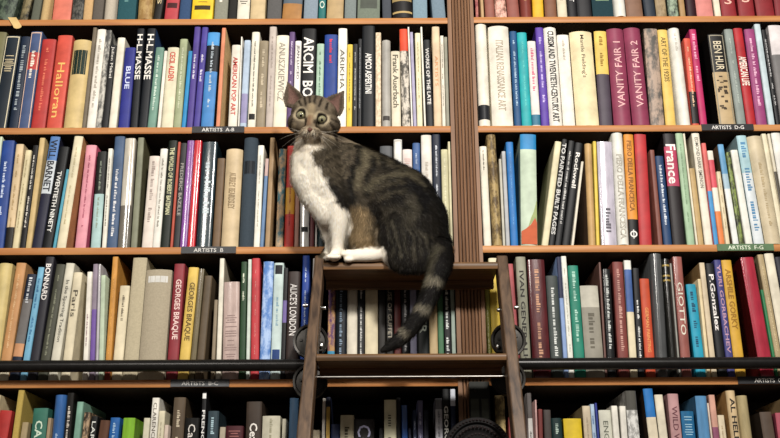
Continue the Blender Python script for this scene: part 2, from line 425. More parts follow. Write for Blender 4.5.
177.4 188 189 267.5|yellow|#d8b450|GEORGES BRAQUE|#5c4a24|t.14-.66 s.62 k
188.5 194.5 199 269|olive brown|#6c6044|||g
195 203 205 276|dim brown|#5c4c38|||
210.5 214.6 215.5 300|slim tan|#8c7c64|||
215 221 218.2 258.5|ivory|#dcd6c4|||b:#8c8474
221.5 238.5 223.3 282|pink-beige wrapped|#b8a096|~|#8a7470|g H t.35-.9
239 245.2 241.5 262|forest green|#2c5830|~|#dce4cc|s.5 t.1-.35
245.5 249.3 248 259|slim pale|#c4d0c4|||
250.3 258.6 252 258|red|#c2363c|~|#e09890|s.15
259 269.5 262.4 262|blue photo|#4c7cc4|||p:#a0b8dc S:40 
270 280 272.6 263|pale aqua|#bcd0cc|~|#7c9cac|t.3-.55 s.4 L.02-.10:#20242c L.75-.88:#1c3c78
280.3 284.7 283.3 268|slim black|#1c1c20|||z.3-.5:#6c5c9c
285 297.3 288 271.5|cocoa|#453632|ALICE'S LONDON|#dcd8d4|t.12-.6 s.6
299.5 307 303.3 254.5|cobalt|#173f9c|~|#c0d0e8|s.3
310 312 312.5 258|very slim white|#c8c4bc|||
327 334.3 328.6 266|purple speckled|#5c3464|||p:#b48c5c z.76-1:#3498c4 S:60
335 346 336.4 268|midnight blue|#14202c|~|#8ca0b4|s.4
346.5 357 347.4 268|cream|#d4ccb8|||
357.5 364.5 358 270|black white-titled|#16181a|~|#dcdcd8|s.4
365 378 365.4 266|bone|#cfc2a0|||
378.4 386 378.2 268|dark umber|#2c2824|||
386.4 394 386 268|black buff-titled|#17140f|HOUSE OF GUFFET|#a8a090|t.1-.65 s.55
394.5 401.7 393.8 270|dark crimson|#6e2420|||
402 410.4 401.3 272|inky black|#15161c|~|#b8b8b8|s.4
410.8 417.6 410 268|lavender-white|#8c8ca8|||
418 430 416.6 268|green-black|#131c1c|CYR|#a4aca0|t.35-.6 s.6
430.4 438.8 428.6 270|camel|#b0986c|||
439.2 445 437 268|mid green|#3c6c48|||
445.4 452.4 443.3 268|black verse-lettered|#17181c|~|#d8dcd8|s.6 t.05-.95
452.7 457 450.3 268|pale grey-green|#94a498|||
#R3 377.3 260
487.3 493 483.5 266|olive-yellow|#9c9a3c|~|#d8d4a8|s.4 t.4-.9
493.4 503 488.3 258|yellow|#d9b83c|||z0-.08:#dcd4b0
515 521.3 507 264|rosy red|#a8484c|||
521.8 532 515 257|grey-green|#8c8c78|IVAN GENERALIC|#26241f|t.12-.9 s.45 k
533.5 551.3 528.5 260|thick maroon|#6c2228|~|#b88c70|g t.08-.85 s.35
552 564 546.5 276|graphite|#3c4442|~|#d0d4d0|t.12-.85 s.4
564.5 569 558.3 257|navy and blue|#7c98c8|||z0-.35:#232a58
569.4 575 563 256|ivory|#dcdcd0|~|#b4b4a8|s.4
575.4 586 569.5 266|jade green|#1f8068|~|#a8d0c0|t.05-.7 s.45
586.5 605 580.5 286|grey portrait-topped|#8c887a|~|#5c584c|z0-.24:#b8b4a4 t.3-.75 s.5
605.5 607.8 598.8 262|very slim brown|#6a4840|||
608.2 616.5 602.3 269|black|#1c1e20|~|#c4c8c4|g t.05-.75 s.5
619.3 630 612.3 262|reddish-brown|#7c3a34|~|#c09488|t.06-.9 s.45
630.5 638 623.7 260.5|white and blue|#d8cca8|||z.08-.45:#3c5c9c z0-.08:#d8d8d0
638.5 645.6 632.5 268|black narrow|#1d1e24|~|#e4e4e0|t.3-.9 s.45
646 656.4 639.2 278.5|orange|#c84828|GERMAN PAINTING|#e0a060|t.3-.75 s.35
657 669.3 649.6 252|wrapped dark-grey|#4c4e50|||g r
670.5 679 661.6 259|gold-banded black|#1c1c18|||z.05-.065:#a88c40 z.14-.155:#a88c40 z.18-.195:#a88c40 g r
679.5 681.6 670 263|very slim grey|#8c8c84|||
682.3 692 672.2 257|brownish-pink|#94544c|GIOTTO|#d4d0c0|g t.22-.66 s.55
697 707 688 284|turquoise|#1c98b8|~|#0e3c58|t.08-.75 s.55
707.5 711.3 698.2 279|slim cream|#dcc89c|||
711.7 718 700 262.5|beige|#cbb99a|||b:#a8885c
719 728 704.3 263.5|black signature|#1c1d22|P.Gonzalez|#e4e0dc|t.1-.6 s.55 k
728.5 736 712.6 260|violet-blue|#3c3c7c|YURI GORBACHEV|#b08ca0|t.04-.8 s.5 k
736.5 747 720.7 260|mustard|#d0a030|ARSHILE GORKY|#8c641c|t.08-.6 s.55 k
761 774.7 740 257.5|big crimson|#a82438|||g b:#5c1418
775.5 778.5 760.3 290|slim green|#2c7c4c|||
779 785.5 757.3 254.5|tan-olive|#a8946c|~|#d0c098|s.3
786 796 764 253|end cream|#d8cfb8|||
797 806 774 257|end dark|#2c2c3c|||
#L4 438 392
-12 -8.6 -5 395|beige|#b9a984|||
-8 8 -.5 410|red|#b02c28|||
9.5 18.5 14.2 389.5|gold|#b49a48|||c
19 28 22.5 422|tan|#a8946c|||
30 46 32.6 408|jade|#2f6a58|CA|#c4d4c0|s.5 t.11-.26 k
47 51 49.5 418|slim tan|#a08868|||
52 63.7 55.2 395|royal blue|#2c5c9c|~|#a8c0dc|g t.3-.9 s.3 r
64.2 72 67.7 393|wrapped black|#1c1a18|~|#c8c0b4|g s.5
72.5 80 76.2 402|mint|#74a08c|||
80.5 87.5 84 412|brown patterned|#3c3024|||p:#a0886c S:90
88 95 91.2 416|black|#1a1c1c|LARA|#dce0d8|t.05-.3 s.55
97 107 100.3 420|glossy brown|#5c3c2c|||g
108 117.7 110.6 417.5|azure|#1c5ca8|~|#a8c8e0|t.05-.5 s.4
121 133 122.6 418|lime green|#7cb428|||g
141.3 147.6 142.7 418|cream|#d0ccb0|||
148 155.6 150.5 398|white|#dcd8cc|CLARENCE HOU|#5c544c|t.04-.5 s.5
156 163.6 157.8 411|pale cream|#d4ccac|~|#a8a088|s.3
164 169 165.1 425|pinkish cream|#d0bcac|||
170 182 172.3 397.5|glossy umber|#5a4c3c|~|#c0b49c|g t.1-.6 s.4 
184 198.5 185.3 418|wide black|#171615|Cassatt|#d4d0c8|t.06-.42 s.5 g
200.3 205.2 202.2 392|black with white dot|#141416|FRENCH CUT|#dcdcd8|t.14-.62 s.6 L.01-.05:#e4e4e0 k
207 218 208.7 411|foil blue-grey|#34444c|~|#a8c4cc|g t.05-.5 s.5
219 225 219.9 427|narrow cream|#b0a48c|||
226 243.5 226.7 426|garnet|#5c1c24|~|#94605c|H t.05-.4
245.5 261.5 246 401.5|brown|#4c3c30|Cezanne|#e0dcd4|t.18-.52 s.5 k
262.5 280.8 263.5 416|wide cream|#bcb8a0|~|#8c8870|t.02-.3 s.25
281.2 285.3 281.7 419|slim cream|#c4c0a8|||
287.5 296.5 288.2 398|steel blue|#44688c|||g
313 320 313.2 430|beige|#a89c80|||
320.4 323.8 320.6 398|slim white|#c8c4b8|||
324.2 329 324.4 397|yellow-panelled navy|#1c2440|||L.08-.5:#b8943c
329.5 338.4 329.5 424|dark blue|#1c2c5c|||
339 352.6 339 415|bone|#c0b898|~|#4c4838|t.1-.35 s.5
353.3 373.5 353.3 419|wide dark scripted|#2a2424|Ch|#b8b8d8|t.06-.26 s.65
379 383.4 379 428|slim black|#18181a|||
384 396.5 383.8 400|thick ivory|#c8c4a4|~|#3c3c34|t.12-.7 s.5
397 401.4 396.9 397.5|narrow black|#1c1a1a|||
401.8 407.7 401.2 405|blue|#1c4c98|||g
408.2 411.3 407.7 428|slim indigo|#1c2444|||
411.7 416 411 410|navy white-topped|#24345c|~|#a8b4c8|s.5
416.6 422.2 415.5 400.5|grey-lilac|#5c5c7c|~|#b4b4cc|s.5
422.8 428 422 410|dark navy|#141a30|||
435.5 443 434.6 398.5|silver|#b0b0b8|~|#74747c|g s.4 z0-.09:#5c5c64
443.4 450.6 442.4 389|black roundel|#141516|GEORGE CHI|#dcdcd4|t.13-.6 s.6  k
451 456.5 449.6 389|white-topped navy|#1c2c54|||z0-.13:#c8ccd8
#R4 438 392
496 506 494 395|olive-tan patterned|#6c5c3c|||p:#a89464 S:90
508 511 506.8 417|slim red|#8c3430|||
529 534.6 526.8 393|grey-topped white|#ccc8c4|~|#5c5854|z0-.2:#5c5654 t.3-.9 s.5
535 537.6 534.2 400|very slim pink|#c89c98|||
538 542.9 537.8 409|reddish|#7c3430|||
544 551.5 543.2 410|umber|#4c4440|||z.33-.36:#d4d0cc
553 564 552 418|dark teal|#163c3c|~|#b0c4b8|t.05-.6 s.4
565 583 563.8 418.5|wide yellow|#d6b81c|||
584 592.7 581.5 406|beige|#c0b094|~|#a0907c|s.3 b:#84785c
593.2 598.3 591 404|narrow light-blue|#9cb4cc|~|#4c6c9c|s.6
598.6 601 596.5 403|slim royal blue|#24348c|||
601.5 614 599.5 410|chalky|#c4c4b4|ENGELS|#5c6054|t.1-.4 s.4
614.5 621 612.3 406|bright white|#dcd8cc|||
621.4 628 619.5 406|twin white|#d8d4c8|||
629.5 641 626 391|silver foil|#8c8c88|||g p:#c8c8c4 S:90 z0-.15:#4c4a44
650 659.8 643 388.5|blue-capped white|#d8ccb0|||z0-.22:#1c6cb8 b:#3c2c20
660.5 669 654.5 394.5|warm white|#d4ccb4|||
669.5 681.5 664.5 394|dusty pink|#b08484|WILD WORLD|#5c343c|t.1-.6 s.5
682 696.5 680.5 411|medium blue|#1c6494|~|#94bcd0|H t.05-.3 g
698.5 710 695 396|light blue|#4c84b4|||g
711 713.2 706.9 403|very slim cream|#ccbcac|||
713.5 720.3 708.8 395|peach and plum|#c89480|||z.26-.8:#8c4c68
720.7 727.5 718 415|small cream|#d8c8a8|~|#b09c7c|s.4
731 740.5 725.3 391|tan|#cbb084|AL HELD|#26221c|t.06-.42 s.5 r b:#84643c k
742 753 737 396|khaki|#a8986c|||g r
763 776 758 412|dark brown|#55463a|||b:#2c2420
776.5 788 773 413|rose|#b04c5c|~|#dcb4b4|s.5
788.5 799 785 398|end beige|#9c8c70|||b:#8c7858
"""

# ------------------------------------------------------------ room shell and bookcase
S = 0.36                                  # shelf spacing
ZL = {i: at(200, y, -.009).z for i, y in enumerate([18.8, 127.0, 247.0, 379.6])}
ZR = {i: at(640, y, -.009).z for i, y in enumerate([16.2, 125.0, 244.8, 377.3])}
for Zs in (ZL, ZR): Zs[4] = Zs[3] - S; Zs[-1] = Zs[0] + S
TH = 0.0195                               # shelf thickness
DEPTH = 0.30
XC0, XC1 = at(450.5, 127).x, at(477.5, 127).x      # pilaster
XL, XR = at(0, 200).x - .42, at(779, 200).x + .42
ZTOP, ZBOT = ZL[-1] + .05, 0.0

def stri(name, mb, m_): o = mb.build(name, m_); o['kind'] = 'structure'; return o
stri('floor', MB().box(-3.2, 3.2, -4.2, DEPTH + .03, -.05, 0), mat('#5a4030', .5, 'wood', '#3c2a1e'))
stri('wall_back', MB().box(-3.2, 3.2, DEPTH + .03, DEPTH + .13, 0, 3.6), mat('#8a7a66', .9))

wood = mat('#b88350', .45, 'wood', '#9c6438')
wood_shaded = mat('#24160f', .7, 'wood', '#190f0a')  # same wood made near-black: the shade inside the bays is in its colour
wood_col = mat('#86644a', .5, 'woodz', '#6e5039')
case = tag(empty('bookcase', (0, 0, 0)), 'reddish brown wooden bookcase filling the whole picture with a fluted post between its two bays', 'bookcase')
MB().box(XL, XR, DEPTH, DEPTH + .02, 0, ZTOP).build('back_panel', wood_shaded, case)
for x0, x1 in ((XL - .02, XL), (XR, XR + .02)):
    MB().box(x0, x1, -.012, DEPTH, 0, ZTOP).build('side_panel', wood_shaded, case)
MB().box((XC0 + XC1) / 2 - .011, (XC0 + XC1) / 2 + .011, .003, DEPTH, 0, ZTOP).build('divider', wood_shaded, case)
# the fluted pilaster: one outline swept upwards
W = XC1 - XC0
pts = [(XC0, .0025), (XC0, -.012)]
nr = 6; e0 = .14 * W; fw = (W - 2 * e0) / nr
pts.append((XC0 + e0, -.012))
for i in range(nr):
    a = XC0 + e0 + i * fw
    pts += [(a + fw * .03, -.0005), (a + fw * .19, -.0005)]
    for k in range(7):
        t = pi * k / 6
        pts.append((a + fw * (.61 - .38 * cos(t)), -.0055 - .0055 * sin(t)))
pts += [(XC1 - e0 + .0004, -.003), (XC1 - e0 + .0008, -.012), (XC1, -.012), (XC1, .0025)]
pil = MB(); pil.prism(pts, 0, ZTOP)
pil.build('pilaster', wood_col, case, .5)
for Zs, xa, xb in ((ZL, XL, XC0 - .0003), (ZR, XC1 + .0003, XR)):
    for i in range(-1, 5):
        z = Zs[i]; mb = MB(); r = .003
        prof = [(.003 - .012, z - TH + r), (-.0085 + r * .3, z - TH), (DEPTH, z - TH), (DEPTH, z), (-.0085 + r * .3, z), (-.009, z - r)]
        n = len(prof)
        mb.add([(xa, y, q) for y, q in prof] + [(xb, y, q) for y, q in prof],
               [tuple(range(n)), tuple(reversed(range(n, 2 * n)))] + [(i_, n + i_, n + (i_ + 1) % n, (i_ + 1) % n) for i_ in range(n)])
        mb.m = [1, 1] + [0 if i_ in (0, 4, 5) else 1 for i_ in range(n)]  # front edge keeps the plain wood; underside and back get the shade-dark copy
        # the part of the shelf behind the pilaster line stops at the divider
        mb.build('shelf', [wood, wood_shaded], case)

# ------------------------------------------------------------ books
COLNAME = [('black', (20, 20, 22)), ('white', (225, 222, 214)), ('white', (205, 208, 215)), ('light grey', (170, 170, 170)), ('grey', (130, 130, 128)), ('red', (190, 50, 45)), ('blue', (60, 100, 170)),
           ('green', (80, 120, 80)), ('gold', (190, 160, 90)), ('brown', (95, 72, 50)), ('pink', (205, 130, 150)), ('pale blue', (165, 195, 215)),
           ('cream', (225, 210, 170)), ('pale green', (170, 200, 165)), ('dark blue', (30, 45, 90)), ('orange', (215, 120, 70)), ('tan', (175, 150, 110))]
def colname(h):
    c = [int(h[i:i + 2], 16) for i in (1, 3, 5)]
    return min(COLNAME, key=lambda k: sum((a - b) ** 2 for a, b in zip(k[1], c)))[0]
import re
def soften(h):                              # mutes jacket colours and deepens the dark ones
    c = [int(h[i:i + 2], 16) for i in (1, 3, 5)]; g = sum(c) / 3; k = .74 if g < 62 else .965
    return '#%02x%02x%02x' % tuple(int(max(0, min(255, (g + (v - g) * .88) * k))) for v in c)
def parse():
    rows = {}; cur = None
    for ln in DATA.strip().splitlines():
        if ln.startswith('#'):
            k, yb, yt = ln[1:].split(); cur = rows[k] = dict(yb=float(yb), books=[])
            continue
        f = ln.split('|')
        n = [float(v) for v in f[0].split()]
        o = dict(x0=n[0], x1=n[1], xt=n[2], yt=n[3], adj=f[1].strip(), c=soften(f[2]), txt=f[3].replace('_', '  '), tc=f[4] if len(f) > 4 else '', op=(f[5] if len(f) > 5 else '').split())
        cur['books'].append(o)
    return rows
ROWS = parse()
NUM = r'(\d*\.?\d+)'
def spans(b, ch):
    r = []
    for t in b['op']:
        mm = re.match('^[%s]%s-%s:(#\\w+)$' % (ch, NUM, NUM), t)
        if mm: r.append((float(mm[1]), float(mm[2]), soften(mm[3])))
    return r
def opt(b, k, d=None):
    for t in b['op']:
        if t == k: return True
        if t.startswith(k) and re.match(r'^%s:?[#.\d]' % re.escape(k), t) and '-' not in t: return t[len(k):].lstrip(':')
    return d

rnd = random.Random(5)
SHELFWORD = ['top shelf', 'second shelf', 'third shelf', 'fourth shelf', 'bottom shelf']
EXTRA = ['S', 'O']
BOLD |= {b['txt'] for r in ROWS.values() for b in r['books'] if 'k' in b['op']}
text_meshes([b['txt'] for r in ROWS.values() for b in r['books'] if b['txt'] and b['txt'] != '~'] +
            ['ARTISTS  A-B', 'ARTISTS  B', 'ARTISTS  B-C', 'ARTISTS  D-G', 'ARTISTS  F-G', 'ARTISTS  G-H'])
LABELS = set()

def bulge_y(x, w_, b): u = (x - w_ / 2) / (w_ / 2); return -b * (1 - u * u)

def make_book(b, X, Z, th, w_, h, d, label, group, Y):
    root = empty('book', (X, Y, Z)); root.rotation_euler = (0, th, 0)
    tag(root, label, 'book', group)
    rr = opt(b, 'r'); bl = min(.30 * w_, .009) if rr is True else min(.09 * w_, .0025)
    kind = 'cloth' if opt(b, 'c') else 'plastic' if opt(b, 'g') else 'plain'
    p = opt(b, 'p'); rough = .28 if kind == 'plastic' else .8 if kind == 'cloth' else .5
    if p: base = mat(b['c'], rough, 'pattern', p, scale=float(opt(b, 'S', 60)))
    else: base = mat(b['c'], rough, kind)
    mats = [base]; zones = spans(b, 'zZ')
    for z0, z1, c in zones: mats.append(mat(c, rough, kind if kind != 'cloth' else 'plain'))
    bd = opt(b, 'b')
    mats.append(mat(bd, rough, kind) if bd else base); ib = len(mats) - 1
    t = min(.0026, w_ * .16)
    arc = []
    n = 10
    for i in range(n + 1):
        u = -1 + 2 * i / n; x = w_ / 2 + u * w_ / 2
        y = bulge_y(x, w_, bl) + (.0016 if i in (0, n) else 0)
        arc.append((x, y))
    prof = [(0, d)] + arc + [(w_, d), (w_ - t, d), (w_ - t, .004), (t, .004), (t, d)]
    cuts = sorted({0.0, h} | {h * (1 - z) for z0, z1, c in zones for z in (z0, z1) if 0 < z < 1})
    vs = []; fs = []; fm = []; k = len(prof)
    for z in cuts: vs += [(x, y, z) for x, y in prof]
    for j in range(len(cuts) - 1):
        mid = 1 - (cuts[j] + cuts[j + 1]) / 2 / h
        zi = 0
        for q, (z0, z1, c) in enumerate(zones):
            if z0 <= mid <= z1: zi = q + 1
        for i in range(k):
            a, c_ = j * k + i, j * k + (i + 1) % k
            fs.append((a, c_, c_ + k, a + k)); spine = 1 <= i <= n
            fm.append(zi if spine else ib)
    # head and tail caps as quads so the C shape stays clean
    for lvl, flip in ((0, True), ((len(cuts) - 1) * k, False)):
        A = [lvl + i for i in range(k)]
        caps = [(A[0], A[1], A[n + 5], A[n + 6 - 0] if n + 6 < k else A[k - 1])]
        iL, iLi, iRi, iR = 1, k - 1, k - 4, n + 1
        inner_l, inner_r = k - 2, k - 3
        caps = [(A[0], A[1], A[inner_l], A[k - 1]), (A[n + 1], A[n + 2], A[n + 3], A[inner_r]),
                tuple([A[inner_l]] + [A[i] for i in range(1, n + 2)] + [A[inner_r]])]
        for c_ in caps: fs.append(tuple(reversed(c_)) if flip else c_); fm.append(0 if not zones or flip else (1 + [q for q, z in enumerate(zones) if z[0] <= 0.001][0] if any(z[0] <= .001 for z in zones) else 0))
    mesh_obj('cover', vs, fs, mats, root, fm, .6)
    pg = MB().box(t + .0001, w_ - t - .0001, .0045, d - .003, .003, h - .0035)
    pg.build('pages', mat('#d8ccb0', .9, 'pages'), root, None)
    eps = .0004
    def on_spine(name, quads, hexc, e=eps, sub=4):     # quads (x0,x1,z0,z1) hugging the spine
        V = []; F = []
        for x0, x1, z0, z1 in quads:
            for i in range(sub + 1):
                x = x0 + (x1 - x0) * i / sub; y = bulge_y(x, w_, bl) - e
                V += [(x, y, z0), (x, y, z1)]
            o = len(V) - 2 * (sub + 1)
            F += [(o + 2 * i, o + 2 * i + 2, o + 2 * i + 3, o + 2 * i + 1) for i in range(sub)]
        return mesh_obj(name, V, F, mat(hexc, .6), root)
    for z0, z1, c in spans(b, 'L'):
        o = on_spine('spine_label', [(w_ * .12, w_ * .88, h * (1 - z1), h * (1 - z0))], c, .0003)
    fr = opt(b, 'F')
    if fr:
        q = .05 * w_ + .0003
        on_spine('border_line', [(q, 2 * q, .003, h - .003), (w_ - 2 * q, w_ - q, .003, h - .003)], fr, .0005, 2)
        on_spine('border_line', [(q, w_ - q, h - .006, h - .003)], fr, .0005)
    t0, t1 = .10, .80
    for tk in b['op']:
        mm = re.match('^t%s-%s$' % (NUM, NUM), tk)
        if mm: t0, t1 = float(mm[1]), float(mm[2])
    s = float(opt(b, 's', .45)); tx = b['txt']
    if tx == '~':
        r_ = random.Random(int(X * 9999)); quads = []; groups = []
        if opt(b, 'H'):                       # short lines across the spine
            z = h * (1 - t0)
            while z > h * (1 - t1):
                wd = r_.uniform(.4, .75) * w_; quads.append((w_ / 2 - wd / 2, w_ / 2 + wd / 2, z - .0022, z)); z -= r_.choice((.006, .007, .012))
        else:
            ch = s * w_ * .75; z = h * (1 - t0); zend = h * (1 - t1); cx = w_ * .5
            while z > zend:
                for _ in range(r_.randint(3, 9)):      # one word
                    cw = ch * r_.uniform(.35, .62); hh = ch * r_.choice((.62, .62, .9))
                    if z - cw < zend: break
                    quads.append((cx - ch * .45, cx - ch * .45 + hh, z - cw, z - cw * .12 if r_.random() < .4 else z - cw * .45)); z -= cw * 1.12
                z -= ch * .55
                if z <= zend + ch: break
                if r_.random() < .16:
                    z -= h * .06; groups.append(quads); quads = []
        for quads in [g_ for g_ in groups + [quads] if g_]: on_spine('lettering', quads, b['tc'] or '#888888', .0006, 4 if opt(b, 'H') else 1)
    elif tx:
        uv, F, asp = TEXTS[tx]
        L_ = h * (t1 - t0); ch = s * w_
        if opt(b, 'U'): chx = s * w_; V = [(w_ / 2 + (u - .5) * chx, 0, h * (1 - t1) + v * L_) for u, v in uv]
        elif opt(b, 'v'): V = [(w_ / 2 - (v - .5) * ch, 0, h * (1 - t1) + u * L_) for u, v in uv]
        else: V = [(w_ / 2 + (v - .5) * ch, 0, h * (1 - t0) - u * L_) for u, v in uv]
        V = [(x, -bl - .0005, z) for x, y, z in V]
        mesh_obj('lettering', V, F, mat(b['tc'], .6), root)
    if opt(b, 'I'):                            # white ring with an upright bar
        c = Vector((w_ / 2, -bl - .0004, h * .10)); mb = MB(); R = w_ * .36
        mb.lathe(c, (0, 1, 0), [(R * .62, -.0003), (R, -.0003), (R, .0002), (R * .62, .0002)], 20)
        mb.box(c.x - R * .12, c.x + R * .12, c.y - .0004, c.y + .0002, c.z - R * 1.35, c.z + R * 1.35)
        mb.build('emblem', mat('#d8d8d4', .6), root)
    if opt(b, 'Q'):                            # sepia jacket drawing as a few brushed strokes
        q = []; r_ = random.Random(3)
        for i in range(16):
            zz = h * r_.uniform(.06, .54); xx = w_ * r_.uniform(.14, .6); q.append((xx, xx + w_ * r_.uniform(.12, .28), zz, zz + h * r_.uniform(.008, .025)))
        on_spine('jacket_drawing', q, '#3a2e20', .0007, 1)
    if opt(b, 'M'):                            # painted hills low on a wide spine
        for pts_, cc_ in (([(.02, .01), (.98, .01), (.98, .20), (.86, .24), (.62, .185), (.3, .145), (.02, .12)], '#b4552f'),
                          ([(.45, .165), (.62, .19), (.86, .245), (.98, .205), (.98, .40), (.8, .30), (.62, .24)], '#8e9a66')):
            mesh_obj('jacket_drawing', [(w_ * x, -bl - (.0005 if cc_[1] == 'b' else .0004), h * z) for x, z in pts_], [tuple(range(len(pts_)))], mat(cc_, .6), root)
    return root

def row_books(key):
    row = ROWS[key]; left = key[0] == 'L'; i = int(key[1]); Zs = (ZL if left else ZR); Z0 = Zs[i]
    out = []
    for b in row['books']:
        yb = row['yb']
        top = at(b['xt'], b['yt']); bot = at(b['x0'], yb); bo1 = at(b['x1'], yb)
        if i == 4: k = (Z0 - bot.z) / (top.z - bot.z); xb0 = bot.x + (top.x - bot.x) * k; wd = bo1.x - bot.x
        else: xb0 = bot.x; wd = bo1.x - bot.x
        tn = (top.x - bot.x) / (top.z - bot.z)
        if abs(tn) < .02: tn = 0.0
        elif i == 4: tn *= .6; xb0 = top.x - tn * (top.z - Z0)
        zt = top.z if i else Z0 + rnd.uniform(.27, .325)
        out.append(dict(b=b, x0=xb0, x1=xb0 + wd, tn=tn, zt=min(zt, Zs[i - 1] - TH - .004)))
    lo, hi = (XL + .002, XC0 - .002) if left else (XC1 + .002, XR - .002)
    # neighbours may touch, never cut into each other
    for a, c in zip(out, out[1:]):
        hmin = min(a['zt'], c['zt']) - Z0
        for _ in range(6):
            g = max(a['x1'] + q * a['tn'] - c['x0'] - q * c['tn'] for q in (0, hmin))
            if g <= -.0004: break
            g += .0005
            dl = (a['tn'] - c['tn']) * hmin
            if abs(dl) > .004 and g > .002:       # mostly a lean mismatch: bring the leans together
                mtn = (a['tn'] + c['tn']) / 2; a['tn'] += (mtn - a['tn']) * .6; c['tn'] += (mtn - c['tn']) * .6
                continue
            wa, wc = a['x1'] - a['x0'], c['x1'] - c['x0']; sh = wa / (wa + wc)
            a['x1'] -= g * sh; c['x0'] += g * (1 - sh)
    # second pass, exact, left to right
    px = None; out[0]['x0'] = max(out[0]['x0'], lo)
    for a in out:
        if px is not None:
            hm = min(px['zt'], a['zt']) - Z0
            g = max(px['x1'] + q * px['tn'] - a['x0'] - q * a['tn'] for q in (0, hm)) + .0006
            if g > 0: a['x0'] += g; a['x1'] = max(a['x1'], a['x0'] + .0035)
        px = a
    lim = hi
    for a in reversed(out):
        if a['x1'] > lim: sh = a['x1'] - lim; a['x1'] -= sh; a['x0'] -= sh * .9
        lim = a['x0'] - .0003
    word = SHELFWORD[i]; bay = 'left' if left else 'right'
    group = 'books on the %s of the %s bay' % (word, bay)
    prev = None
    for a in out:
        b = a['b']; tn = a['tn']; th = math.atan(tn); w_ = (a['x1'] - a['x0']) * cos(th) - .0004
        if a['x0'] < lo or a['x1'] > hi: print('outside bay', key, b['adj'], a['x0'], a['x1'], lo, hi)
        w_ = max(w_, .003)
        if th > 0: X = a['x0'] + w_ * sin(th) * tn; Z = Z0 + w_ * sin(th)
        else: X = a['x0']; Z = Z0
        Z += .0004
        h = (a['zt'] - Z) / cos(th) - (w_ * abs(tn) if th < 0 else 0)
        d = rnd.uniform(.20, .245); Y = rnd.uniform(-.003, .004)
        adj = b['adj']
        hint = ''
        if b['txt'] and b['tc'] and b['txt'] != 'S' and 'letter' not in adj and 'titled' not in adj: hint = ' with %s lettering' % colname(b['tc'])
        where = '%s %s' % (bay, word)
        core = adj + ' book'
        tail = (', right of the %s one' % prev) if prev else ', at its left end'
        for lab in ('%s%s on %s%s' % (core, hint, where, tail), '%s on %s%s' % (core, where, tail), '%s on %s' % (core, where), None):
            if lab is None or (len(lab.split()) <= 16 and lab not in LABELS): break
        if lab is None: print('LABEL FAIL', key, adj); lab = '%s on %s%s' % (core, where, tail)
        LABELS.add(lab)
        make_book(b, X, Z, th, w_, h, d, lab, group, Y)
        prev = adj
for k in ROWS: row_books(k)

# ------------------------------------------------------------ shelf labels and the paper marker
for x0, x1, y, Zs, i, txt, hexc, tcol in ((193, 245, 128, ZL, 1, 'ARTISTS  A-B', '#1f1f21', '#d8d6d0'), (182.3, 236.8, 247, ZL, 2, 'ARTISTS  B', '#2a2b2d', '#d0cec8'),
        (171.8, 230.2, 380, ZL, 3, 'ARTISTS  B-C', '#4e5052', '#c4c4c0'), (700, 751.7, 125, ZR, 1, 'ARTISTS  D-G', '#1f1f21', '#e0ded8'),
        (715.3, 771.7, 244.5, ZR, 2, 'ARTISTS  F-G', '#4f6a4c', '#d4dcc8'), (736, 789, 378, ZR, 3, 'ARTISTS  G-H', '#232426', '#d8d6d0')):
    a, b_ = at(x0, y).x, at(x1, y).x; z = Zs[i]
    pl = MB().box(a, b_, -.0115, -.0092, z - TH + .001, z + .0006).build('shelf_label', mat(hexc, .4), case)
    uv, F, asp = TEXTS[txt]; hh = TH * .56; L_ = min((b_ - a) * .62, hh * asp * 1.1); cx = (a + b_) / 2 + (b_ - a) * (.0 if i != 3 or Zs is ZL else .12)
    mesh_obj('lettering', [(cx + (u - .5) * L_, -.0119, z - TH * .78 + v * hh) for u, v in uv], F, mat(tcol, .6), pl)
a = at(12, 17.3, -.012); b_ = at(17.2, 27.2, -.016)
mk = MB(); wv = Vector((pxm(12, 20, 0) * 4.2, 0, 0)); n = 6
V = [a - wv, a + wv]; 
for j in range(n + 1): 
    t = pi * j / n; V.append(b_ + Vector((wv.x * cos(t), 0, -wv.x * .7 * sin(t) + .004)))
k = len(V); mk.add(V + [v + Vector((0, .0015, 0)) for v in V], [tuple(reversed(range(k))), tuple(range(k, 2 * k))] + [(i_, (i_ + 1) % k, k + (i_ + 1) % k, k + i_) for i_ in range(k)])
tag(mk.build('paper_marker', mat('#c8ad74', .7)), 'tan paper marker hanging slanted over the top shelf edge at far left', 'marker')

# ------------------------------------------------------------ rolling ladder and its pipe
YT = -.14; ZT = at(408, 263.2, YT).z; LEAN = radians(19)
LN = Vector((0, -cos(LEAN), sin(LEAN)))          # towards the viewer, square to the rails' fronts
P0 = Vector((0, YT, ZT))
def onlad(x, y, off=0):
    d = ray(x, y); q = P0 + LN * off
    return EYE + d * ((q - EYE).dot(LN) / d.dot(LN))
walnut = mat('#66503c', .42, 'woodz', '#33251a'); walnut_x = mat('#7a5a3c', .42, 'wood', '#40301f')
iron = mat('#34322f', .42, 'metal', metal=.5); chrome = mat('#b8b8b4', .25, 'metal', metal=1)
lad = tag(empty('ladder', (0, YT - .4, 0)), 'dark wooden rolling library ladder with two steps in front of the bookcase', 'ladder')
def lp(o):                                          # parts keep their world place under the ladder's empty
    o.parent = lad; o.matrix_parent_inverse = Matrix.Translation(-lad.location); return o
GO = lambda mb, name, m_: lp(mb.build(name, m_, None, .6))
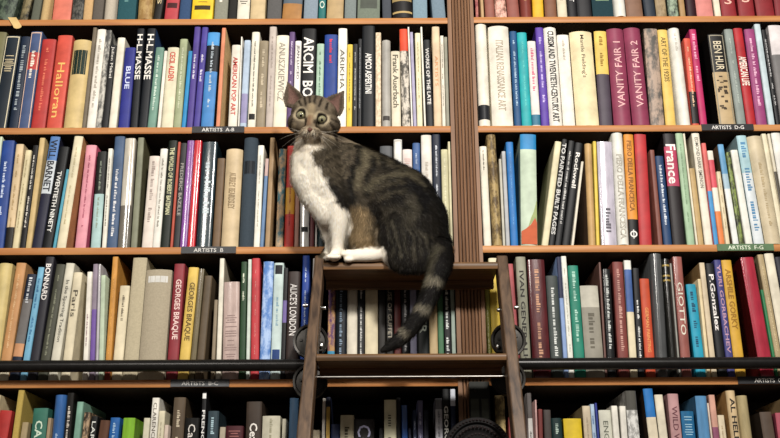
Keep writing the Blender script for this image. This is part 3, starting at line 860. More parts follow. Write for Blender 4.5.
# each rail: front face between two image edges at the top and low down, carried on to the floor
def rail(l0, r0, l1, r1, ytop=255.0, ylow=430.0):
    A, B = onlad(l0, ytop), onlad(r0, ytop); C, D = onlad(l1, ylow), onlad(r1, ylow)
    def down(p, q): k = (0.0 - p.z) / (q.z - p.z); return p + (q - p) * k
    C2, D2 = down(A, C), down(B, D); dep = -LN * .055
    V = [A, B, D2, C2] + [v + dep for v in (A, B, D2, C2)]
    V[6].z = V[7].z = 0
    mb = MB().add(V, [(0, 3, 2, 1), (4, 5, 6, 7), (0, 1, 5, 4), (1, 2, 6, 5), (2, 3, 7, 6), (3, 0, 4, 7)])
    o = mb.build('side_rail', walnut, None, None)
    bv = o.modifiers.new('round', 'BEVEL'); bv.width = .004; bv.segments = 3
    lp(o); return A, B, C, D
LA, LB, LC, LD = rail(315, 324.2, 296.8, 311)
RA, RB, RC, RD = rail(496.5, 507.5, 513.2, 526.6)
def edge_x(p, q, z): return p.x + (q.x - p.x) * (z - p.z) / (q.z - p.z)
def tread(z, th_=.019, dep=.125, yoff=-.012):
    y = YT - (ZT - z) * tan(LEAN) + yoff
    V = []; r = .005
    xl = edge_x(LB, LD, z) + .0006; xr = edge_x(RA, RC, z) - .0006
    xl2 = edge_x(LB, LD, z) + .0006; xr2 = xr
    prof = [(y + r * .4, z - th_), (y, z - th_ + r), (y, z - r), (y + r * .4, z - r * .3), (y + r, z), (y + dep, z), (y + dep, z - th_)]
    n = len(prof)
    mb = MB().add([(xl, a_, c) for a_, c in prof] + [(xr, a_, c) for a_, c in prof],
        [tuple(range(n)), tuple(reversed(range(n, 2 * n)))] + [(i_, n + i_, n + (i_ + 1) % n, (i_ + 1) % n) for i_ in range(n)])
    mb.box(xl, xr, y + dep - .018, y + dep - .001, z - th_ - .021, z - th_)
    GO(mb, 'tread', walnut_x); return y, xl, xr
ZT2 = onlad(410, 354.3).z
ty1, txl, txr = tread(ZT, .0185)
ty2, tx2l, tx2r = tread(ZT2, .0165)
for k in range(1, 5): tread(ZT2 - k * (ZT - ZT2) * 1.06)
def tierod(z, back):
    y = YT - (ZT - z) * tan(LEAN) + back
    mb = MB().cyl((edge_x(LB, LD, z), y, z), (edge_x(RA, RC, z), y, z), .0019, 10)
    GO(mb, 'tie_rod', mat('#86837e', .4, 'metal', metal=.7))
zr = at(410, 377.8, YT - (ZT - ZT2) * tan(LEAN) + .050).z
tierod(zr, .050)
for sx, (x_, y_) in ((-1, (323.5, 308)), (-1, (305.5, 305.5)), (1, (499.5, 310)), (1, (516.5, 307.5))):
    p = onlad(x_, y_, -.03); inw = 1 if x_ in (323.5, 499.5 + 99) else -1
    GO(MB().lathe(p, (1, 0, 0), [(.0001, -.007), (.0045, -.006), (.0055, 0), (.0045, .006), (.0001, .007)], 16), 'bolt', chrome)
# pipe along the shelves, with a foot on the pilaster
YP = -.050; zp = (at(150, 366.2, YP).z + at(650, 363.0, YP).z) / 2; RP = pxm(390, 365, YP) * 6.0
pipe = tag(empty('ladder_rail', (0, YP, zp)), 'black metal pipe running along the fourth shelf for the ladder wheels', 'rail')
MB().cyl((XL, 0, 0), (XR, 0, 0), RP, 28).build('pipe', mat('#1d1c1b', .3, 'metal', metal=.35), pipe)
for x_ in ((XC0 + XC1) / 2, XL + .05, XR - .05):
    yb = -.0125 if abs(x_ - (XC0 + XC1) / 2) < .01 else -.0095
    zc = 0 if yb == -.0125 else ZL[3] - TH / 2 - zp
    mb = MB().cyl((x_, yb - YP, zc), (x_, 0, zc * .3), .008, 14); mb.cyl((x_, yb - YP, zc), (x_, yb - YP - .004, zc), .009 if zc else .017, 18)
    mb.build('pipe_foot', iron, pipe)
# two grooved wheels each side, above and below the pipe
for cx_, yu, yl in ((310.5, 344.5, 381.5), (508.5, 345.5, 378.5)):
    for yy, up in ((yu, 1), (yl, 0)):
        Yw = YP - RP - .012; c = at(cx_ + (0 if up else -.3), yy, Yw); R = pxm(cx_, yy, Yw) * 17.6
        if up: c.z = max(c.z, zp + RP + R * .90)
        mb = MB().lathe(c, (0, 1, 0), [(R * .22, -.006), (R * .30, -.001), (R * .80, .001), (R * .86, -.006), (R * .97, -.007), (R, -.003), (R, .007), (R * .2, .009)], 40)
        mb.lathe(c, (0, 1, 0), [(.0003, -.012), (R * .18, -.011), (R * .24, -.006), (R * .24, 0), (.0003, 0)], 20)
        for j in range(5):
            t = 2 * pi * j / 5 + .5; mb.cyl(c + Vector((R * .55 * cos(t), -.0035, R * .55 * sin(t))), c + Vector((R * .55 * cos(t), 0, R * .55 * sin(t))), R * .09, 10)
        GO(mb, 'wheel', iron)
        if up:
            zmid = (c.z + at(cx_, yl, Yw).z) / 2; hh = .062
            yr = YT - (ZT - zmid) * tan(LEAN) + .060
            s_ = 1 if cx_ < 400 else -1; xr_ = c.x
            GO(MB().box(xr_ - .007, xr_ + .007, yr, Yw - .013, zmid - hh, zmid + hh), 'wheel_bracket', iron)
            pc = at(cx_ + s_ * 10.5, yy + 1.5, Yw - .016)
            GO(MB().box(min(pc.x, xr_) - .004, max(pc.x, xr_) + .004, Yw - .017, Yw - .0135, pc.z - .012, pc.z + .012), 'bracket_arm', iron)
            GO(MB().lathe(pc + Vector((0, -.004, 0)), (0, 1, 0), [(.0001, -.006), (.0048, -.005), (.006, 0), (.006, .004), (.0001, .004)], 14), 'bolt', chrome)

# ------------------------------------------------------------ carved roundel and dark bracket low on the pilaster
c = at(478, 452, -.10); k_ = pxm(478, 440, -.10)
mah = mat('#150908', .6, 'cloth'); mah2 = mat('#080505', .7)
t = tag(empty('carved_roundel', c), 'dark carved wooden roundel with beaded rims below the ladder wheels', 'carving')
R = 35 * k_
MB().lathe((0, 0, 0), (0, 1, 0), [(.001, .0), (R * .55, -.004), (R * .62, .004), (R * .78, .006), (R * .84, -.002), (R * .97, .002), (R, .012), (R * .95, .08), (.001, .085)], 56).build('disc', mah2, t)
for rr_, sz, nn in ((R * .90, R * .035, 56), (R * .70, R * .045, 40), (R * .5, R * .04, 30)):
    mb = MB()
    for j in range(nn):
        a_ = 2 * pi * j / nn; mb.ball((rr_ * cos(a_), -.003, rr_ * sin(a_)), sz, (1, .8, 1), 8, 6)
    mb.build('bead_ring', mah, t)
x0, x1 = at(469, 395, -.02).x, at(489, 395, -.02).x; zt_, zb_ = at(470, 382, -.03).z, at(470, 440, -.03).z
t = tag(empty('metal_bracket', ((x0 + x1) / 2, -.013, zb_)), 'dark grey metal bracket fixed on the fluted post above the carved roundel', 'bracket')
hw = (x1 - x0) / 2
MB().box(-hw, hw, -.022, 0, 0, zt_ - zb_).build('housing', mat('#20211e', .5, 'metal', metal=.4), t)
for a_, b2 in ((-.9, -.1), (.15, .85)):
    MB().box(hw * a_, hw * b2, -.0245, -.0222, .03, (zt_ - zb_) * .70).build('plate', mat('#3e4038', .4, 'metal', metal=.4), t)
MB().ball((-hw * .4, -.022, (zt_ - zb_) * .84), .004).build('screw', iron, t)

# ------------------------------------------------------------ the cat
import numpy as np
SH_Y = .045
_at = at
def at(x, y, Y=0.0): return _at(x, y, Y + SH_Y)
KX = Vector((at(350, 200, -.2).x, 0, at(350, 200, -.2).z))
cat = tag(empty('cat', at(385, 262, -.15)), 'brown tabby cat with a white chest and paws sitting on the top ladder step', 'cat')
cat.location.z = ZT
bm_ = MB()
def R_(px, py, Y, rp): return pxm(px, py, Y) * rp
def blob(px, py, Y, rp, sx=1, sy=.85, sz=1): bm_.ball(at(px, py, Y), R_(px, py, Y, rp), (sx, sy, sz), 20, 14)
def chain(pts, sy=1.0, step=.35):
    for (a, b) in zip(pts, pts[1:]):
        A = at(*a[:3]); B = at(*b[:3]); ra = R_(*a[:3], a[3]); rb = R_(*b[:3], b[3])
        n = max(2, int((B - A).length / (min(ra, rb) * step)) + 1)
        for i in range(n + 1):
            t = i / n; r = ra + (rb - ra) * t; bm_.ball(A.lerp(B, t), r, (1, sy, 1), 16, 10)
HY = -.215
# skull, cheeks, muzzle, chin, neck
blob(314.0, 114.5, HY, 21.5, 1.08, 1.0, .86)
blob(314.5, 106.5, HY + .005, 15.5, 1.12, 1, .58)
blob(300.5, 123, HY - .006, 13.2, 1.0, 1, .85); blob(327.5, 125, HY - .006, 13.2, 1.0, 1, .85)
blob(306.3, 132.2, HY - .045, 6.6, 1.05, 1, .85); blob(315.0, 133.2, HY - .045, 6.6, 1.05, 1, .85)
blob(310.4, 137.6, HY - .034, 5.4, 1.15, 1, .7); blob(313, 143.5, HY - .008, 10, 1.1, 1, .8); blob(311, 150, HY - .002, 11, 1.1, 1, 1)
chain([(311.5, 119, HY - .040, 5.8), (310.4, 128.5, HY - .052, 4.4)])
chain([(302, 108.5, HY - .030, 7.2), (322.5, 110.5, HY - .030, 7.2)])
# ears: thin shells, open side forward
def ear(tip, bl, br, depth):
    T = at(*tip, HY - .004); A = at(*bl, HY - .006); B = at(*br, HY - .006)
    n = 11
    for j in range(n + 1):
        t = j / n
        for i in range(9):
            s = i / 8; bow = (1 - (2 * s - 1) ** 2)
            # side edges swell outward a little
            base = A.lerp(B, s); p = base.lerp(T, t ** .92)
            mid = A.lerp(B, .5).lerp(T, t); p = p + (p - mid) * (.42 * sin(pi * t) * 1.0)
            p.y += depth * bow * (1 - t)
            bm_.ball(p, .0034 + .0008 * (1 - t), (1, 1, 1), 8, 6)
ear((287.6, 82.6), (286.3, 106), (304.5, 102.0), .020)
ear((343.6, 91.4), (322.5, 104), (339.5, 115), .020)
# neck, chest
chain([(314, 126, -.185, 19), (317, 146, -.185, 22), (317, 166, -.190, 25), (322, 185, -.185, 24.5), (335, 203, -.18, 22)], .9)
chain([(304, 160, -.205, 12.5), (306, 178, -.205, 15), (314, 195, -.20, 14), (327, 213, -.20, 12.5)], .9)
# shoulders, back, belly
chain([(334, 158, -.16, 24), (355, 178, -.15, 33.5), (378, 193, -.15, 38.5), (396, 206, -.15, 42), (408, 223, -.15, 40.5), (411, 236, -.155, 38)], .72)
chain([(345, 190, -.16, 26), (362, 216, -.165, 24), (366, 238, -.165, 22)], .85)
# thigh and rump spilling over the step, knee towards the left
chain([(408, 226, -.185, 33), (398, 240, -.195, 27)], .6)
blob(408, 246, -.200, 29, 1.05, .55, 1)
chain([(403, 256, -.222, 17), (418, 256, -.222, 18)], .45)
blob(434, 244, -.155, 18, 1, .9, 1)
# forelegs
chain([(334, 205, -.20, 14), (339, 222, -.205, 10.2), (338, 238, -.205, 6.8), (337, 252, -.203, 6.2)], .95)
chain([(325, 212, -.165, 12), (329, 230, -.16, 8.2), (331, 245, -.155, 6.2), (330, 256, -.155, 6)], .95)
def paw(x, y, Y, r, fwd_, n=4, sp=3.1, dirx=-.35):
    chain([(x + 2, y - 4, Y + .01, r), (x + dirx * 9, y + .6, Y - .012, r * .92)], 1)
    for i in range(n):
        o = (i - (n - 1) / 2) * sp
        blob(x + dirx * 12 + o, y + 1.6, Y - .020 - .003 * (1 - abs(o) / (sp * 2)), r * .52, 1, 1.25, .85)
paw(337.5, 255.5, -.196, 6.2, 1)
paw(327.5, 256.5, -.150, 5.6, 1)
# hind foot lying along the step
chain([(384, 250, -.195, 11), (372, 254.5, -.200, 7.8), (352, 256, -.200, 6.4)], .9)
for i, o in enumerate((-3.8, -1.2, 1.5, 4.0)): blob(347.5 + abs(o) * .3, 256 + o * .9, -.203 - .004 * (i % 2), 3.9, 1.25, 1, .8)
# tail
TAIL = [(439, 251, -.200, 14.5), (440, 264, -.232, 12.6), (436, 278, -.244, 10.6), (431, 292, -.248, 9.6), (425, 306, -.252, 9.1), (418, 319, -.258, 8.6), (408, 332, -.266, 7.8), (397, 342, -.272, 6.6), (388, 347.5, -.276, 4.6), (382.5, 350.5, -.277, 2.8)]
chain(TAIL, .85)
src = mesh_obj('cat_form', bm_.v, bm_.f, mat('#3b352b'))
md = src.modifiers.new('r', 'REMESH'); md.mode = 'VOXEL'; md.voxel_size = .0027; md.use_smooth_shade = True
md = src.modifiers.new('s', 'SMOOTH'); md.factor = .6; md.iterations = 5
dg = bpy.context.evaluated_depsgraph_get()
skin = bpy.data.meshes.new_from_object(src.evaluated_get(dg))
bpy.data.objects.remove(src)

zs_top = ZT + .0012
nv = len(skin.vertices)
co = np.empty(nv * 3, np.float32); skin.vertices.foreach_get('co', co); co = co.reshape(-1, 3)
# what sits on the step stops at its top; what hangs over stays in front of it
inside = (co[:, 1] > ty1 - .001) & (co[:, 2] < zs_top) & (co[:, 1] < ty1 + .14)
tailz = co[:, 2] < ZT - .005
co[inside & (co[:, 2] > ZT - .03) & (co[:, 1] > ty1 + .012), 2] = zs_top
front = (co[:, 1] > ty1 - .002) & (co[:, 1] <= ty1 + .012) & (co[:, 2] < zs_top) & (co[:, 2] > ZT - .022)
co[front, 1] = ty1 - .002
low = inside & (co[:, 2] < zs_top) & (co[:, 1] > ty1 - .001); co[low, 1] = np.minimum(co[low, 1], ty1 - .002)
front2 = (co[:, 2] < ZT2 + .001) & (co[:, 1] > ty2 - .001); co[front2, 2] = ZT2 + .001
skin.vertices.foreach_set('co', co.ravel()); skin.update()

def xz(px, py, Y=-.2): p = at(px, py, Y); return np.array((p.x, p.z))
PM = pxm(380, 200, -.2)
def segd(P, a, b):
    ab = b - a; t = np.clip(((P - a) @ ab) / (ab @ ab + 1e-12), 0, 1); return np.linalg.norm(P - (a + t[:, None] * ab), axis=1)
def stroke(P, pts, r, soft=.5, Y=-.2):
    q = [xz(x, y, Y) for x, y in pts]; r *= PM
    d = segd(P, q[0], q[0] + 1e-6) if len(q) == 1 else np.min([segd(P, a, b) for a, b in zip(q, q[1:])], axis=0)
    return np.clip((r * (1 + soft) - d) / (2 * r * soft + 1e-9), 0, 1)
def polymask(P, pts, Y=-.2, soft=2.0):
    q = np.array([xz(x, y, Y) for x, y in pts]); ins = np.zeros(len(P), bool); dd = np.full(len(P), 9.0)
    for a, b in zip(q, np.roll(q, -1, axis=0)):
        c_ = ((a[1] > P[:, 1]) != (b[1] > P[:, 1])) & (P[:, 0] < (b[0] - a[0]) * (P[:, 1] - a[1]) / (b[1] - a[1] + 1e-12) + a[0]); ins ^= c_
        dd = np.minimum(dd, segd(P, a, b))
    return np.clip(.5 + np.where(ins, dd, -dd) / (2 * soft * PM), 0, 1)
L3 = lambda h: np.array(lin(h)[:3])
def vnoise(C, s): return np.array([noise.noise(Vector((c[0] * s, c[1] * s, c[2] * s))) for c in C])

def coat(C):
    C = C - np.array([0, SH_Y, 0])
    P = C[:, [0, 2]].astype(float)
    n1 = vnoise(C, 45); n2 = vnoise(C, 110)
    n3 = vnoise(C, 260)
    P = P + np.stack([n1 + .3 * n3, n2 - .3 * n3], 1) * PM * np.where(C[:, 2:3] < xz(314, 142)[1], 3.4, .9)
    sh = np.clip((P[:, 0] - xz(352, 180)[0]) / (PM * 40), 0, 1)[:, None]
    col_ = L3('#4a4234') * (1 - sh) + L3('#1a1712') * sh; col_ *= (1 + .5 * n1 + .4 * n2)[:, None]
    def lay(mask, h, a=1.0):
        nonlocal col_
        k = np.clip(mask * a, 0, 1)[:, None]; col_ = col_ * (1 - k) + L3(h) * k
    S = lambda pts, r, h, a=1, soft=.5: lay(stroke(P, pts, r, soft), h, a)
    muzz = (C[:, 1] < -.236) & (C[:, 2] > xz(310, 141.5, HY - .045)[1])
    body = (C[:, 2] < xz(314, 142)[1]) & ~muzz
    # flank: pale swirls between dark bands
    S([(334, 146), (344, 160), (338, 178), (334, 190)], 13, '#5d5445', .8)
    for pts in ([(342, 143), (332, 152), (322, 160)], [(348, 148), (338, 157), (326, 168)], [(350, 156), (340, 167), (329, 176)], [(350, 166), (341, 177), (332, 184)]): S(pts, 1.3, '#2b261d', .8, .8)
    S([(357, 145), (360, 155), (353, 170), (350, 186), (353, 214)], 3.6, '#12100c', .95)
    S([(364, 150), (366, 160), (360, 172), (358, 186)], 3.6, '#6f6752', .8, .9)
    S([(372, 153), (378, 161)], 3.4, '#655d4a', .8, .9); S([(385, 158), (392, 166)], 2.4, '#575040', .7, .9)
    S([(371, 157), (372, 168), (367, 180), (365, 196)], 2.6, '#15130e', .9, .8); S([(380, 158), (384, 169)], 2.2, '#17150f', .9)
    S([(366, 190), (378, 181), (394, 176), (410, 175), (422, 183)], 3.0, '#645d4a', .8, 1.0)
    S([(398, 166), (410, 168), (420, 175)], 2.2, '#4d4738', .7, .9)
    S([(372, 194), (386, 187), (402, 184)], 1.8, '#484233', .7, .9); S([(378, 202), (392, 196), (404, 194)], 1.8, '#484233', .7, .9)
    S([(372, 206), (384, 206)], 4, '#14120e', .7)
    S([(413, 188), (424, 196), (424, 210)], 6, '#0d0c09', .9)
    S([(410, 202), (414, 214), (410, 224)], 4.2, '#4c473a', .75, 1.0)
    S([(386, 212), (398, 210), (404, 216)], 3, '#3a352a', .7, 1.0)
    S([(427, 178), (440, 198), (447, 220), (449, 246)], 7, '#100f0c', .9)
    S([(374, 212), (382, 230), (388, 250)], 4.5, '#16130f', .85)
    for k in range(7): S([(386 + k * 6.5, 222 + k * 2.5), (390 + k * 7, 240), (394 + k * 7, 258 + k)], 1.1, '#544f41' if k % 2 else '#3c382d', .7, 1.2)
    S([(326, 186), (336, 196), (344, 206), (352, 213)], 5.5, '#14110d', .95)
    S([(342, 186), (347, 200)], 5, '#1a1711', .85)
    S([(361, 218), (360, 232), (366, 247)], 9, '#8b7656', .9); S([(354, 212), (355, 226)], 5, '#66563e', .7)
    S([(376, 226), (377, 240)], 2.5, '#4c4130', .7); S([(376, 232), (379, 248)], 1.6, '#a4947a', .6)
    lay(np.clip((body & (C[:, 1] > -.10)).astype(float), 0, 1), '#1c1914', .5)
    # tail
    S([(445, 258), (438, 280), (428, 304), (412, 328), (384, 350)], 16, '#141210', .95)
    S([(437, 252), (431, 270), (424, 290)], 3.2, '#5d5848', .7, 1.2)
    for a, b in (((426, 285), (438, 289)), ((413, 311), (428, 317)), ((400, 333), (406, 340))): S([a, b], 3.2, '#827b6a', .8, 1.0)
    # white
    W_ = '#ebe3d3'
    lay(polymask(P, [(280, 143), (300, 141), (311, 142.5), (322, 142), (322, 147), (313, 157), (313, 165), (318, 172), (328, 184), (333, 197), (337, 208), (350, 214), (351, 226), (347, 245), (350, 268), (318, 268), (327, 250), (320, 240), (295, 222), (280, 190)]) * (C[:, 1] < -.165) * ~muzz, W_)
    lay(stroke(P, [(298, 149), (307, 151), (318, 149)], 6.5, .6) * (C[:, 1] < -.165) * ~muzz, '#d6ccb9', .95)
    lay(polymask(P, [(340, 247), (372, 249), (384, 252), (388, 268), (338, 268)]) * (C[:, 1] < -.12), W_)
    lay(stroke(P, [(331, 212), (333, 236)], 4, .8) * (C[:, 1] > -.185), '#6a6252', .7)
    # head
    H = (~body) | (stroke(P, [(314, 120)], 24, .05, HY) > .5)
    H = H | muzz; Hm = H.astype(float)
    def SH(pts, r, h, a=1, soft=.5): lay(stroke(P, pts, r, soft, HY - .035) * Hm, h, a)
    lay(Hm * ((C[:, 2] > xz(314, 139, HY)[1]) | muzz), '#6b6050', .95)
    SH([(291, 108), (290, 128)], 5, '#4a4034', .8); SH([(337, 112), (338, 132)], 5, '#453c30', .8)
    SH([(313, 99), (312, 105)], 9, '#51473a', .75)
    for pts in ([(304.5, 98), (306.5, 108)], [(309.8, 96), (310.8, 106)], [(316.5, 97), (315.0, 107)], [(322.5, 100), (319.5, 109.5)], [(299, 101), (302, 108)], [(328, 104), (326, 111)]): SH(pts, 1.2, '#1d1710', .95)
    SH([(292, 119), (288, 128), (290, 134)], 1.3, '#231b13', .9); SH([(330, 123), (336, 131), (336, 138)], 1.3, '#231b13', .9)
    SH([(289, 113), (295, 114)], 1.1, '#231b13', .8); SH([(328, 119), (339, 121)], 1.1, '#231b13', .8)
    SH([(294, 124), (290, 131)], 2, '#8f8168', .7); SH([(329, 128), (333, 136)], 2, '#8f8168', .7)
    SH([(312, 110), (310.5, 124)], 3.6, '#8f7f64', .85)
    SH([(302, 126), (306, 128)], 3, '#857760', .7); SH([(318, 128), (316, 130)], 3, '#857760', .7)
    for ex, ey in ((301.0, 115.3), (322.0, 119.6)):
        SH([(ex - 1.2, ey - .2), (ex + 1.2, ey + .8)], 6.3, '#b3a588', .85, .2); SH([(ex, ey)], 5.5, '#17120e', 1, .12)
    SH([(305.2, 118.5), (307.2, 124)], 1.1, '#2a211a', .8); SH([(316.8, 121), (314.6, 126)], 1.1, '#2a211a', .8)
    SH([(303, 134), (307, 133)], 3.2, '#93856f', .8); SH([(313.5, 134.2), (318, 136)], 3.2, '#93856f', .8); SH([(306, 139.6), (311, 141.5), (315, 140.6)], 4.6, '#dfd4be', .95); SH([(310.4, 121), (309.8, 128)], 2.6, '#6a4f3c', .8, .8)
    SH([(295, 134), (300, 138)], 3.2, '#a09078', .7); SH([(322, 137), (319, 140)], 3.2, '#a09078', .7)
    SH([(310.2, 132.5), (310, 135.3)], .8, '#231814', .95); SH([(304.5, 138.2), (310, 136.0), (315.5, 138.8)], .9, '#2c1f1a', .95)
    for pts in ([(298, 130.5), (305, 132.5)], [(298, 134.5), (305, 135)], [(315, 133.5), (321, 134)], [(315, 136), (320, 137.5)]): SH(pts, .55, '#3d3227', .75)
    # ears
    for tip, a, b in (((287.6, 82.6), (286.3, 106), (304.5, 102.0)), ((343.6, 91.4), (322.5, 104), (339.5, 115))):
        cx_ = (tip[0] + a[0] + b[0]) / 3; cy_ = (tip[1] + a[1] + b[1]) / 3
        full = [(cx_ + (x - cx_) * 1.5, cy_ + (y - cy_) * 1.5) for x, y in (tip, a, b)]
        inn = [(cx_ + (x - cx_) * .72, cy_ + (y - cy_) * .80) for x, y in (tip, a, b)]
        above = polymask(P, full, HY)
        lay(above * Hm * (C[:, 1] > HY - .02), '#4a4035', .85)
        lay(polymask(P, inn, HY, 1.0) * (C[:, 1] < HY + .03), '#6a4f47', .9)
    return np.clip(col_, .004, .9)

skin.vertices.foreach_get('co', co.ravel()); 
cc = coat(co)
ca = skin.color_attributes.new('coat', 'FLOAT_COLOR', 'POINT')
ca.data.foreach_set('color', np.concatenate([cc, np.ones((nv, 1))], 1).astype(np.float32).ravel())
def coat_mat(name, rough, trans=0):
    mt = bpy.data.materials.new(name); mt.use_nodes = True; nt = mt.node_tree; b = nt.nodes['Principled BSDF']
    at_ = nt.nodes.new('ShaderNodeVertexColor'); at_.layer_name = 'coat'
    nz = nt.nodes.new('ShaderNodeTexNoise'); nz.inputs['Scale'].default_value = 380; mx = nt.nodes.new('ShaderNodeMix'); mx.data_type = 'RGBA'; mx.blend_type = 'MULTIPLY'
    mx.inputs[0].default_value = .0; nt.links.new(at_.outputs[0], mx.inputs[6]); nt.links.new(nz.outputs[0], mx.inputs[7])
    nt.links.new(mx.outputs[2], b.inputs['Base Color'])
    b.inputs['Roughness'].default_value = rough; b.inputs['Specular IOR Level'].default_value = .12
    return mt
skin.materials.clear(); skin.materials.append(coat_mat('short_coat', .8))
body = bpy.data.objects.new('body', skin); col.objects.link(body)
body.parent = cat; body.matrix_parent_inverse = Matrix.Translation(-cat.location)

# fur: short blades combed along the body
nrm = np.empty(nv * 3, np.float32); skin.vertices.foreach_get('normal', nrm); nrm = nrm.reshape(-1, 3)
rs = np.random.RandomState(4)
FL = [((311, 126), (-.0, .4), 30), ((312, 145), (-.2, -1), 22), ((306, 180), (0, -1), 30), ((340, 215), (0, -1), 15), ((337, 250), (-.3, -1), 12), ((345, 170), (.7, -.8), 30),
      ((380, 175), (1, -.5), 30), ((410, 190), (.9, -.9), 30), ((440, 220), (.3, -1), 25), ((400, 240), (.1, -1), 30), ((362, 230), (-.1, -1), 25), ((365, 256), (-1, -.1), 14),
      ((440, 265), (-.2, -1), 14), ((425, 300), (-.45, -1), 14), ((400, 338), (-.9, -.7), 14), ((288, 92), (-.1, 1), 10), ((341, 100), (.3, 1), 10), ((296, 125), (-.8, -.4), 12), ((330, 126), (.8, -.4), 12)]
Q = np.array([xz(*f[0]) for f in FL]); Dv = np.array([f[1] for f in FL], float); Rr = np.array([f[2] for f in FL]) * PM
N_ = 64000
tri = skin.loop_triangles; skin.calc_loop_triangles()
ti = np.empty(len(tri) * 3, np.int32); tri.foreach_get('vertices', ti); ti = ti.reshape(-1, 3)
A, B, C_ = co[ti[:, 0]], co[ti[:, 1]], co[ti[:, 2]]
ar = np.linalg.norm(np.cross(B - A, C_ - A), axis=1); fmid = (A + B + C_) / 3
vis = (nrm[ti[:, 0], 1] < .45) & ~((fmid[:, 2] < zs_top + .001) & (fmid[:, 1] > ty1)); ar = ar * vis
pick = rs.choice(len(ti), N_, p=ar / ar.sum())
u = rs.rand(N_, 1); v = rs.rand(N_, 1); fl = (u + v) > 1; u = np.where(fl, 1 - u, u); v = np.where(fl, 1 - v, v)
root_ = A[pick] + (B[pick] - A[pick]) * u + (C_[pick] - A[pick]) * v
nn = nrm[ti[pick, 0]]; rcol = cc[ti[pick, 0]]
P2 = root_[:, [0, 2]]
wt = np.exp(-((P2[:, None, :] - Q[None]) ** 2).sum(2) / (2 * (Rr[None] * .7) ** 2)) + 1e-9
fd = (wt @ Dv) / wt.sum(1, keepdims=True)
D3 = np.stack([fd[:, 0], np.zeros(N_), fd[:, 1]], 1) + rs.normal(0, .22, (N_, 3))
D3 -= nn * (D3 * nn).sum(1, keepdims=True); D3 /= np.linalg.norm(D3, axis=1, keepdims=True) + 1e-9
headm = P2[:, 1] > xz(314, 141)[1]
hp = np.linalg.norm(P2 - xz(311, 122, HY), axis=1) / PM
pawm = (P2[:, 1] < xz(330, 246)[1]) & (P2[:, 0] < xz(388, 250)[0])
length = np.where(headm, np.where(hp < 17, .0035, .007), np.where(pawm, .004, .017)) * rs.uniform(.6, 1.3, N_)
lift = np.where(headm, .22, .34)[:, None]
tip = root_ + (D3 * (1 - lift) + nn * lift) * length[:, None]
okz = ~((tip[:, 2] < ZT + .001) & (tip[:, 1] > ty1 - .001) & (tip[:, 2] > ZT - .03)) & ~((tip[:, 2] < ZT2 + .001) & (tip[:, 1] > ty2 - .001))
# keep the eyes and nose clear
for ex, ey in ((301.0, 115.3), (322.0, 119.6)): okz &= np.linalg.norm(P2 - xz(ex, ey, HY - .035), axis=1) > 6.0 * PM
okz &= np.linalg.norm(P2 - xz(310.2, 130.6, HY - .05), axis=1) > 3.2 * PM
root_, tip, nn, D3, rcol = root_[okz], tip[okz], nn[okz], D3[okz], rcol[okz]; n_ = len(root_)
side = np.cross(D3, nn); side /= np.linalg.norm(side, axis=1, keepdims=True) + 1e-9
wid = np.where(headm[okz], .00045, .0007)[:, None]
V = np.stack([root_ - side * wid - nn * .0006, root_ + side * wid - nn * .0006, tip], 1).reshape(-1, 3).astype(np.float32)
fm_ = bpy.data.meshes.new('fur'); fm_.vertices.add(3 * n_); fm_.vertices.foreach_set('co', V.ravel())
fm_.loops.add(3 * n_); fm_.loops.foreach_set('vertex_index', np.arange(3 * n_, dtype=np.int32))
fm_.polygons.add(n_); fm_.polygons.foreach_set('loop_start', np.arange(0, 3 * n_, 3, dtype=np.int32)); fm_.polygons.foreach_set('loop_total', np.full(n_, 3, np.int32)); fm_.update()
br = np.clip(rcol.mean(1, keepdims=True) * 1.6, 0, 1); hc = rcol * (rs.uniform(.35, 1.35, (n_, 1)) * (1 - br) + rs.uniform(.85, 1.15, (n_, 1)) * br); hc = np.where(rs.rand(n_, 1) < .12, hc * 1.9 + .02, hc)
hc3 = np.repeat(hc, 3, 0); hc3[2::3] *= 1.15
ca = fm_.color_attributes.new('coat', 'FLOAT_COLOR', 'POINT'); ca.data.foreach_set('color', np.concatenate([np.clip(hc3, .004, .92), np.ones((3 * n_, 1))], 1).astype(np.float32).ravel())
fm_.normals_split_custom_set_from_vertices([tuple(x) for x in np.repeat(nn, 3, 0)])
fm_.materials.append(coat_mat('fur_coat', .7))
fur = bpy.data.objects.new('fur', fm_); col.objects.link(fur); fur.parent = cat; fur.matrix_parent_inverse = Matrix.Translation(-cat.location); fur['kind'] = 'stuff'

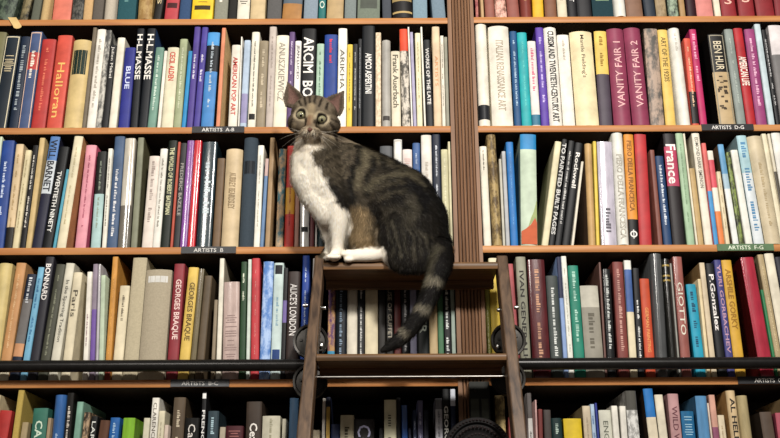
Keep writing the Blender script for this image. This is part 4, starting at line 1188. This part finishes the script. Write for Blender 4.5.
def catpart(mb, name, m_, sm=1.2): o = mb.build(name, m_, None, sm); o.parent = cat; o.matrix_parent_inverse = Matrix.Translation(-cat.location); return o
def surf(px, py):           # where the line of sight meets the coat
    d = ray(px, py); q = np.array(EYE); dn = np.array(d.normalized()); rel = co - q; tt = rel @ dn
    off = np.linalg.norm(rel - tt[:, None] * dn, axis=1); k = off < .0035
    tt = np.where(k, tt, 99); return EYE + d.normalized() * float(tt.min())
def eye_mat():
    mt = bpy.data.materials.new('cat_eye'); mt.use_nodes = True; nt = mt.node_tree; b = nt.nodes['Principled BSDF']
    b.inputs['Roughness'].default_value = .05; b.inputs['Coat Weight'].default_value = 1
    g = nt.nodes.new('ShaderNodeTexNoise'); g.inputs['Scale'].default_value = 300; r = nt.nodes.new('ShaderNodeValToRGB')
    r.color_ramp.elements[0].color = lin('#6f6c54'); r.color_ramp.elements[1].color = lin('#8c8868'); nt.links.new(g.outputs[0], r.inputs[0]); nt.links.new(r.outputs[0], b.inputs['Base Color'])
    return mt
em = eye_mat(); pm = mat('#0c0a09', .08)
for ex, ey in ((301.0, 115.3), (322.0, 119.6)):
    s0 = surf(ex, ey); vd = (EYE - s0).normalized(); R = PM * 4.5; c = s0 - vd * (R * .40)
    o = catpart(MB().ball(c, R, (1, 1, .92), 24, 16), 'eye', em)
    pu = catpart(MB().ball(c + vd * (R * .64), R * .42, (.95, 1, 1.1), 18, 12), 'pupil', pm)
    pu.parent = o; pu.matrix_parent_inverse = o.matrix_world.inverted() if False else Matrix.Identity(4)
    pu.matrix_parent_inverse = Matrix.Identity(4); pu.matrix_basis = Matrix.Identity(4)
s0 = surf(309.8, 129.4)
nb = MB().ball(s0 + Vector((0, .0015, .0)), PM * 2.3, (1.25, .8, .8), 14, 10); nb.ball(s0 + Vector((0, .0015, -PM * 1.3)), PM * 1.3, (.8, .8, 1), 12, 8)
catpart(nb, 'nose', mat('#5c3a30', .5))
wm = mat('#d8d0c0', .5)
for sx, ends in ((-1, [(282, 133), (279, 140), (282, 147), (286, 151), (284, 127)]), (1, [(340, 136), (345, 142), (339, 148), (334, 152), (346, 131)])):
    for j, (qx, qy) in enumerate(ends):
        b0 = surf(310.2 + sx * (5.5 + j % 2), 131.5 + j * .9); e1 = at(qx, qy, b0.y + .004); mid = (b0 + e1) / 2 + Vector((0, -.012, .004))
        mb = MB(); pr = b0 + Vector((0, .002, 0))
        for t in (1, 2, 3, 4, 5):
            u_ = t / 5; q = (b0 + Vector((0, .002, 0))) * (1 - u_) ** 2 + mid * 2 * u_ * (1 - u_) + e1 * u_ ** 2
            mb.cyl(pr, q, .0003 * (1.15 - u_ * .7), 5, .0003 * (1.0 - u_ * .7)); pr = q
        catpart(mb, 'whisker', wm)
